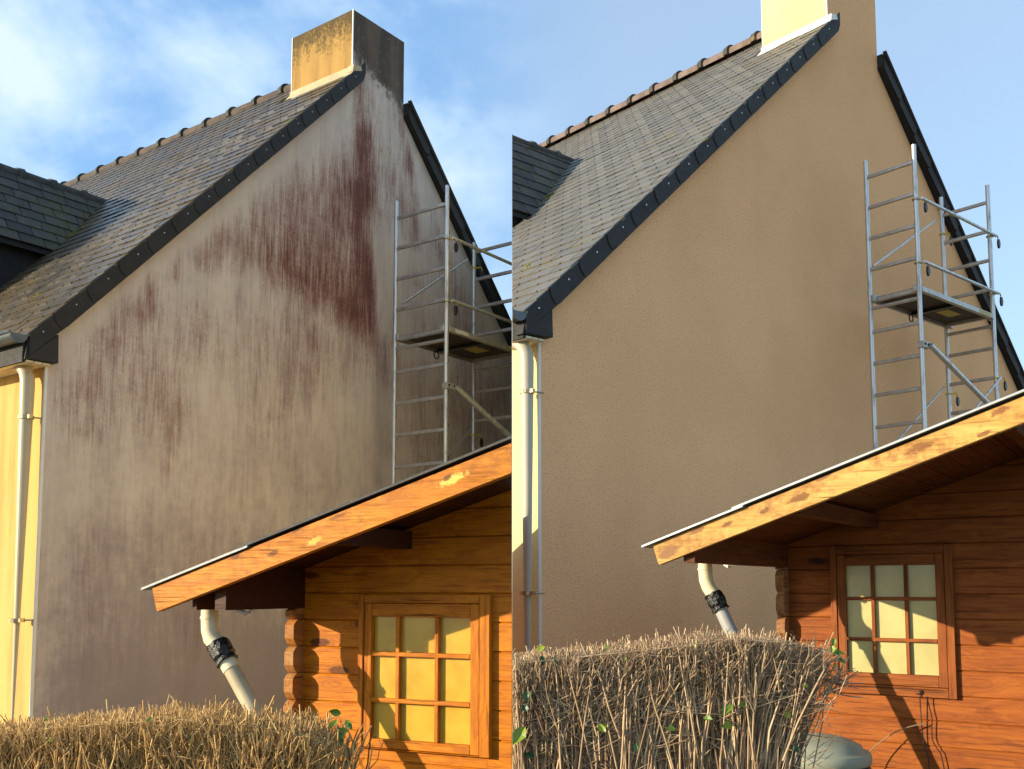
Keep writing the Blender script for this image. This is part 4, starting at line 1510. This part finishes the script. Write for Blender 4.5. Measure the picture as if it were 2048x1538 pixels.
    tube(bm, [Q(cxp - .035, yp + .05, zc + .02), Q(cxp - .03, yp + .05, zc - .012), Q(cxp, yp + .05, zc - .024), Q(cxp + .035, yp + .05, zc - .014), Q(cxp + .05, yp + .05, zc + .01)], [.010 * s, .012 * s, .014 * s, .011 * s, .006 * s], 8)
    fin('gutter_bracket', bm, M['white_trim'], root, smooth=True)
    return root


build_shed(PL, dict(label='orange log shed with ochre window, below the dirty wall', wz=-.024, Hh=-.637, bz=.094, bk=.305, bh=.109, by=-.55, bx=-.643,
                    xr=2.2, depth=.32, xi=-.299, pr=.07, bp=.115, bj=.006, beamz=-.085, beamy=-.505, fascia=-.462, purlins=[(.19, 0)],
                    m_wall=M['wallL'], m_barge=M['bargeL'], m_log=M['logL'], m_wx=M['winLx'], m_wz=M['winLz'], m_beam=M['beamL'], m_soffit=M['soffitL'],
                    m_sheet1=M['zinc_dull'], m_sheet2=M['felt'], lap=-.15, lip=.012, m_pane=M['paneL'], m_lowpipe=M['pvc_sand'],
                    win=[.026, .573, -.037, -.633, .034 + .03, .530, -.093, -.596, .189, .374, -.247, -.437], brk=.14,
                    pipe_y=-.367, pipe=[(-.500, -.080), (-.497, -.170), (-.450, -.232), (-.360, -.351), (-.270, -.470)]))
build_shed(PR, dict(label='red-brown log shed with cream window and bleached barge board, below the clean wall', wz=.226, Hh=-.782, bz=.243, bk=.337, bh=.107, by=-1.30, bx=-.430,
                    xr=1.9, depth=1.6, xi=-.239, pr=.075, bp=.129, bj=-.122, beamz=.118, beamy=-1.262, fascia=None, purlins=[(.20, 0), (1.05, 0)],
                    m_wall=M['wallR'], m_barge=M['bargeR'], m_log=M['logR'], m_wx=M['winRx'], m_wz=M['winRz'], m_beam=M['soffitR'], m_soffit=M['soffitR'],
                    m_sheet1=M['zinc'], m_sheet2=M['zinc'], lap=.02, lip=.022, m_pane=M['paneR'], m_lowpipe=M['pvc_grey'],
                    win=[.034, .581, -.045, -.730, .079, .536, -.103, -.670, .220, .389, -.279, -.494], brk=.11,
                    pipe_y=-.635, pipe=[(-.460, .140), (-.456, .045), (-.413, -.036), (-.376, -.113), (-.325, -.218)]))


# ------------------------------------------------------------------ clipped hedges
def add_leaf(bm, c, size, d, nrm, rng):
    d = d.normalized()
    side = d.cross(nrm).normalized()
    up = side.cross(d)
    prof = [(0, 0), (.15, .20), (.38, .30), (.64, .25), (.84, .12), (1, 0)]
    mid = [bm.verts.new(c + d * (t * size) + up * (-.10 * size * math.sin(math.pi * t))) for t, w in prof]
    for sgn in (1, -1):
        ed = [mid[0]] + [bm.verts.new(c + d * ((t + .02) * size) + side * sgn * w * size * rng.uniform(.85, 1.1) + up * .08 * size) for t, w in prof[1:-1]] + [mid[-1]]
        for j in range(len(prof) - 1):
            f = [mid[j], mid[j + 1], ed[j + 1], ed[j]]
            f = [v for i, v in enumerate(f) if v not in f[:i]]
            if sgn < 0:
                f.reverse()
            bm.faces.new(f)


def build_hedge(pl, P):
    s = pl.s
    rng = random.Random(P['seed'])
    x0, x1 = P['x']
    y0, y1 = P['y']
    base = Vector(((x0 + x1) / 2 * s, (y0 + y1) / 2 * s, 0))
    root = empty('hedge', base, 0, P['label'], 'hedge')
    W = lambda x, y, z: Vector((x * s, y * s, EYE + z * s)) - base
    tops = P['top']

    def topz(x):
        for (xa, za), (xb, zb) in zip(tops, tops[1:]):
            if xa <= x <= xb:
                return za + (zb - za) * (x - xa) / (xb - xa)
        return tops[0][1] if x < tops[0][0] else tops[-1][1]
    ZG = -EYE / s
    bm = bmesh.new()

    def stick(pts, r, n=4):
        rings = tube(bm, pts, r, n, 0, cap=False)
        f = bm.faces.new(rings[-1])
        f.material_index = 1

    lo, hi = x0, x1
    for i in range(P['n']):
        x = rng.uniform(lo, hi)
        y = rng.uniform(y0, y1) if rng.random() < .45 else y0 + (y1 - y0) * rng.random() ** 2.0 * .7
        edge = min(1.0, (hi - x) / .10 + .35) if P['taper'] else 1.0
        zt = topz(x) + rng.gauss(-.016, .028) - (.05 if rng.random() < .3 else 0) * rng.random()
        zb = max(ZG, -.95) if rng.random() < .14 else rng.uniform(-.85, zt - .10)
        xx, yy = x + rng.gauss(0, .045), y + rng.gauss(0, .02)
        lx = rng.gauss(0, .06)
        if P['flare']:
            near = max(0, 1 - (hi - x) / .30)
            if near > 0 and rng.random() < near * .6:
                continue
            lx += .13 * near
            xx -= .24 * near
        p0 = W(xx, yy, zb)
        p1 = W(xx + lx * .3 + rng.gauss(0, .009), yy + rng.gauss(0, .010), zb + (zt - zb) * .4)
        p2 = W(xx + lx * .7 + rng.gauss(0, .009), yy + rng.gauss(0, .010), zb + (zt - zb) * .75)
        p3 = W(max(lo, xx + lx), yy + rng.gauss(0, .02), zt)
        r = rng.uniform(.0030, .0066) * P['thick']
        stick([p0, p1, p2, p3], [r * 1.25, r * 1.1, r, r * .85])
        # side shoots
        for j in range(rng.choice((0, 1, 1, 2, 2))):
            t = rng.uniform(.45, .97)
            q0 = p1.lerp(p3, t)
            ang = rng.gauss(0, .42)
            ln = rng.uniform(.035, .12) * s
            dz_ = abs(math.cos(ang)) + .2
            dv = Vector((math.sin(ang), rng.gauss(0, .35) - .15, dz_)).normalized()
            q1 = q0 + dv * ln * .6 + Vector((rng.gauss(0, .004), 0, .004))
            q2 = q1 + (dv + Vector((rng.gauss(0, .25), 0, .25))).normalized() * ln * .5
            zmax = EYE + (topz((q2 + base).x / s) + .035) * s
            if q2.z > zmax:
                f_ = max(.15, (zmax - q0.z) / max(1e-4, q2.z - q0.z))
                q1 = q0.lerp(q1, f_)
                q2 = q0.lerp(q2, f_)
            r2 = r * rng.uniform(.45, .75)
            stick([q0, q1, q2], [r2, r2 * .9, r2 * .75], 3)
    # long wandering shoots across the face
    for i in range(P['cross']):
        x = rng.uniform(lo, hi)
        z = topz(x) - abs(rng.gauss(.12, .10)) - .02
        y = y0 - rng.uniform(0, .03)
        a = rng.choice((rng.uniform(-.3, .6), rng.uniform(2.5, 3.6), rng.uniform(.6, 1.1)))
        ln = rng.uniform(.10, .30)
        pts = [(x, y, z)]
        for j in range(4):
            a += rng.gauss(0, .22)
            x += math.cos(a) * ln / 4
            z += math.sin(a) * ln / 4
            y += rng.gauss(0, .006)
            z = min(z, topz(x) + .03)
            pts.append((x, y, z))
        if max(p_[0] for p_ in pts) > hi + .04:
            continue
        r = rng.uniform(.0020, .0040) * P['thick']
        stick([W(*p) for p in pts], [r, r, r * .9, r * .8, r * .65], 4)
    # whisker shoots standing above the cut
    for i in range(P['whisk']):
        x = rng.uniform(lo, hi)
        z = topz(x)
        a = rng.gauss(0, .25)
        h = rng.uniform(.02, .06)
        y = rng.uniform(y0, y1 * .5 + y0 * .5)
        stick([W(x, y, z - .03), W(x + a * h * .5, y, z + h * .5), W(x + a * h + rng.gauss(0, .01), y, z + h)], [.0024 * s, .0018 * s, .0012 * s], 3)
    # loose end: thin stems fanning out
    for (cx, cy, cz, nn) in P['fans']:
        for j in range(nn):
            a = rng.uniform(-.5, 2.6)
            ln = rng.uniform(.05, .14)
            p = [W(cx, cy, cz), W(cx + math.cos(a) * ln * .5, cy - .01, cz + math.sin(a) * ln * .5), W(cx + math.cos(a) * ln, cy + rng.gauss(0, .02), cz + math.sin(a) * ln + rng.gauss(0, .01))]
            stick(p, [.0022 * s, .0018 * s, .0012 * s], 3)
    o = fin('twigs', bm, [P['m'], M['cut']], root, pl=pl, kind='stuff', fill=False, recalc=False)
    for (x, z, y, sz, dk) in P['leaves']:
        bm = bmesh.new()
        ang = rng.uniform(0, 2 * math.pi)
        d = Vector((math.cos(ang) * .7, -.3, -abs(math.sin(ang)) * .8 - .2 + rng.uniform(0, .9)))
        add_leaf(bm, W(x, y, z), sz * s, d, Vector((rng.gauss(-.25, .3), -1, rng.uniform(.1, .7))), rng)
        fin('leaf', bm, M['leaf_dark'] if dk else M['leaf'], root, recalc=False, pl=pl, fill=False)
    return root


build_hedge(PL, dict(label='sunlit golden bare clipped hedge in front of the dirty wall and orange shed', seed=4, x=(-1.75, -.595), y=(3.0, 3.45), n=7000, cross=260, whisk=260, thick=1.2 * .46, flare=False, taper=True, m=M['twigL'],
                     top=[(-1.75, -.475), (-1.617, -.465), (-1.46, -.453), (-1.224, -.428), (-.987, -.416), (-.829, -.430), (-.67, -.452), (-.58, -.470), (-.50, -.515)],
                     fans=[(-.60, 3.0, -.52, 10), (-.64, 3.0, -.48, 8)],
                     leaves=[(-.93, -.426, 2.98, .03, 1), (-1.058, -.378, 2.98, .026, 0), (-1.358, -.44, 2.98, .022, 0), (-1.364, -.372, 2.98, .022, 0), (-1.157, -.491, 2.98, .02, 1),
                             (-.527, -.385, 3.12, .040, 0), (-.540, -.405, 3.13, .045, 0), (-.515, -.405, 3.14, .040, 0), (-.530, -.425, 3.12, .042, 0), (-.505, -.435, 3.13, .036, 0), (-.522, -.455, 3.12, .03, 0)]))
build_hedge(PR, dict(label='pale bare clipped hedge with scattered green leaves in front of the clean wall', seed=9, x=(.012, 1.04), y=(3.25, 3.75), n=12000, cross=700, whisk=260, thick=.85 * .45, flare=True, taper=True, m=M['twigR'],
                     top=[(.0, -.265), (.05, -.265), (.213, -.248), (.466, -.224), (.687, -.192), (.889, -.202), (1.0, -.222), (1.10, -.275)],
                     fans=[(1.02, 3.28, -.30, 14), (1.05, 3.3, -.34, 12), (.98, 3.26, -.26, 12)],
                     leaves=[(.079, -.199, 3.24, .035, 0), (.095, -.213, 3.23, .035, 1), (.125, -.223, 3.24, .03, 1), (.304, -.177, 3.24, .022, 0), (.353, -.22, 3.23, .022, 0), (.578, -.174, 3.24, .024, 0),
                             (.692, -.208, 3.23, .026, 1), (.699, -.365, 3.21, .055, 0), (.75, -.36, 3.21, .045, 0), (.697, -.43, 3.21, .05, 0), (.302, -.43, 3.21, .042, 0), (.273, -.427, 3.2, .035, 0),
                             (.518, -.441, 3.21, .04, 0), (.606, -.408, 3.21, .034, 0), (.389, -.484, 3.2, .03, 1), (.042, -.435, 3.2, .070, 0), (.071, -.529, 3.2, .04, 1), (.035, -.365, 3.2, .035, 1),
                             (.047, -.317, 3.2, .045, 1), (.856, -.298, 3.22, .025, 0), (.944, -.307, 3.22, .028, 0), (.883, -.389, 3.22, .028, 0), (.909, -.499, 3.22, .032, 1),
                             (1.078, -.165, 3.36, .032, 0), (1.068, -.185, 3.36, .036, 0), (1.085, -.195, 3.37, .036, 0), (1.072, -.215, 3.36, .036, 0), (1.086, -.225, 3.36, .032, 0), (1.078, -.245, 3.36, .03, 0)]))


# ------------------------------------------------------------------ compost bin
def build_bin(pl):
    s = pl.s
    c = Vector((1.405 * s, 4.72 * s, 0))
    root = empty('compost_bin', c, .3, 'grey-green plastic bin with domed lid between the hedge and the red-brown shed', 'bin')
    zr_ = EYE + (-.755) * s
    N = 40
    def lathe(prof, nm, m_, n=N, wob=None):
        bm = bmesh.new()
        rings = []
        for r, z in prof:
            rings.append([bm.verts.new((r * math.cos(2 * math.pi * j / n) * (1 if wob is None else wob(j)), r * math.sin(2 * math.pi * j / n) * (1 if wob is None else wob(j)), z)) for j in range(n)])
        for a, b in zip(rings, rings[1:]):
            for j in range(n):
                bm.faces.new([a[j], a[(j + 1) % n], b[(j + 1) % n], b[j]])
        bm.faces.new(rings[-1])
        bm.faces.new(list(reversed(rings[0])))
        return fin(nm, bm, m_, root, smooth=True)
    R_ = .25 * s
    lathe([(R_ * .99, zr_ - .036), (R_ * 1.01, zr_ - .03), (R_ * 1.01, zr_ - .004), (R_ * .985, zr_ + .006), (R_ * .93, zr_ + .010), (R_ * .88, zr_ + .016),
           (R_ * .83, zr_ + .032), (R_ * .66, zr_ + .050), (R_ * .45, zr_ + .062), (R_ * .22, zr_ + .068), (R_ * .05, zr_ + .069)], 'lid', M['bin'])
    lathe([(R_ * .80, 0.0), (R_ * .83, .02), (R_ * .90, zr_ * .6), (R_ * .93, zr_ - .05), (R_ * .93, zr_ - .03)], 'body', M['bin_body'], 72, lambda j: 1 if (j // 2) % 2 else .975)
    bm = bmesh.new()
    tube(bm, [(R_ * .95 * math.cos(2 * math.pi * j / N), R_ * .95 * math.sin(2 * math.pi * j / N), zr_ - .055) for j in range(N + 1)], .010, 8)
    fin('rim', bm, M['bin_body'], root, smooth=True)


build_bin(PR)


# ------------------------------------------------------------------ loose wires and a dry stalk by the right shed window
def build_wire(name, pts, r, m_, label, cat, pl=PR):
    s = pl.s
    rw = Matrix.Rotation(pl.syaw, 3, 'Z')
    W3 = [rw @ q(pl, x, y, z - EYE) + Vector(pl.shed) for x, y, z in pts]
    base = W3[-1].copy()
    o0 = bmesh.new()
    # smooth the run
    out = []
    for i in range(len(W3) - 1):
        p0 = W3[max(0, i - 1)]
        p1, p2 = W3[i], W3[i + 1]
        p3 = W3[min(len(W3) - 1, i + 2)]
        for t in (0, .25, .5, .75):
            out.append(.5 * ((2 * p1) + (p2 - p0) * t + (2 * p0 - 5 * p1 + 4 * p2 - p3) * t * t + (3 * p1 - p0 - 3 * p2 + p3) * t ** 3) - base)
    out.append(W3[-1] - base)
    tube(o0, out, r, 6)
    o = fin(name, o0, m_, None, smooth=True)
    o.location = base
    tag(o, label, cat)
    return o


build_wire('hanging_wire', [(.425, -.034, 1.062), (.45, -.036, 1.066), (.445, -.034, 1.078), (.443, -.03, .989), (.448, -.02, .837), (.455, -.02, .79), (.470, -.02, .740), (.48, -.02, .55)], .0026, M['wire'], 'black wire hanging knotted from the sill of the cream window, left of two', 'wire')
build_wire('hanging_wire', [(.476, -.028, 1.05), (.486, -.02, .99), (.495, -.02, .942), (.492, -.02, .88), (.494, -.02, .832), (.515, -.02, .79), (.534, -.02, .753), (.56, -.02, .58)], .0024, M['wire'], 'thin dark wire trailing down the boards below the cream window, right of two', 'wire')
build_wire('dry_stalk', [(.463, -.03, .914), (.40, -.05, .898), (.33, -.07, .868), (.244, -.09, .803), (.173, -.10, .719), (.10, -.10, .55)], .0028, M['drytwig'], 'pale arching dry stalk leaning on the red-brown boards beside the bin', 'stalk')
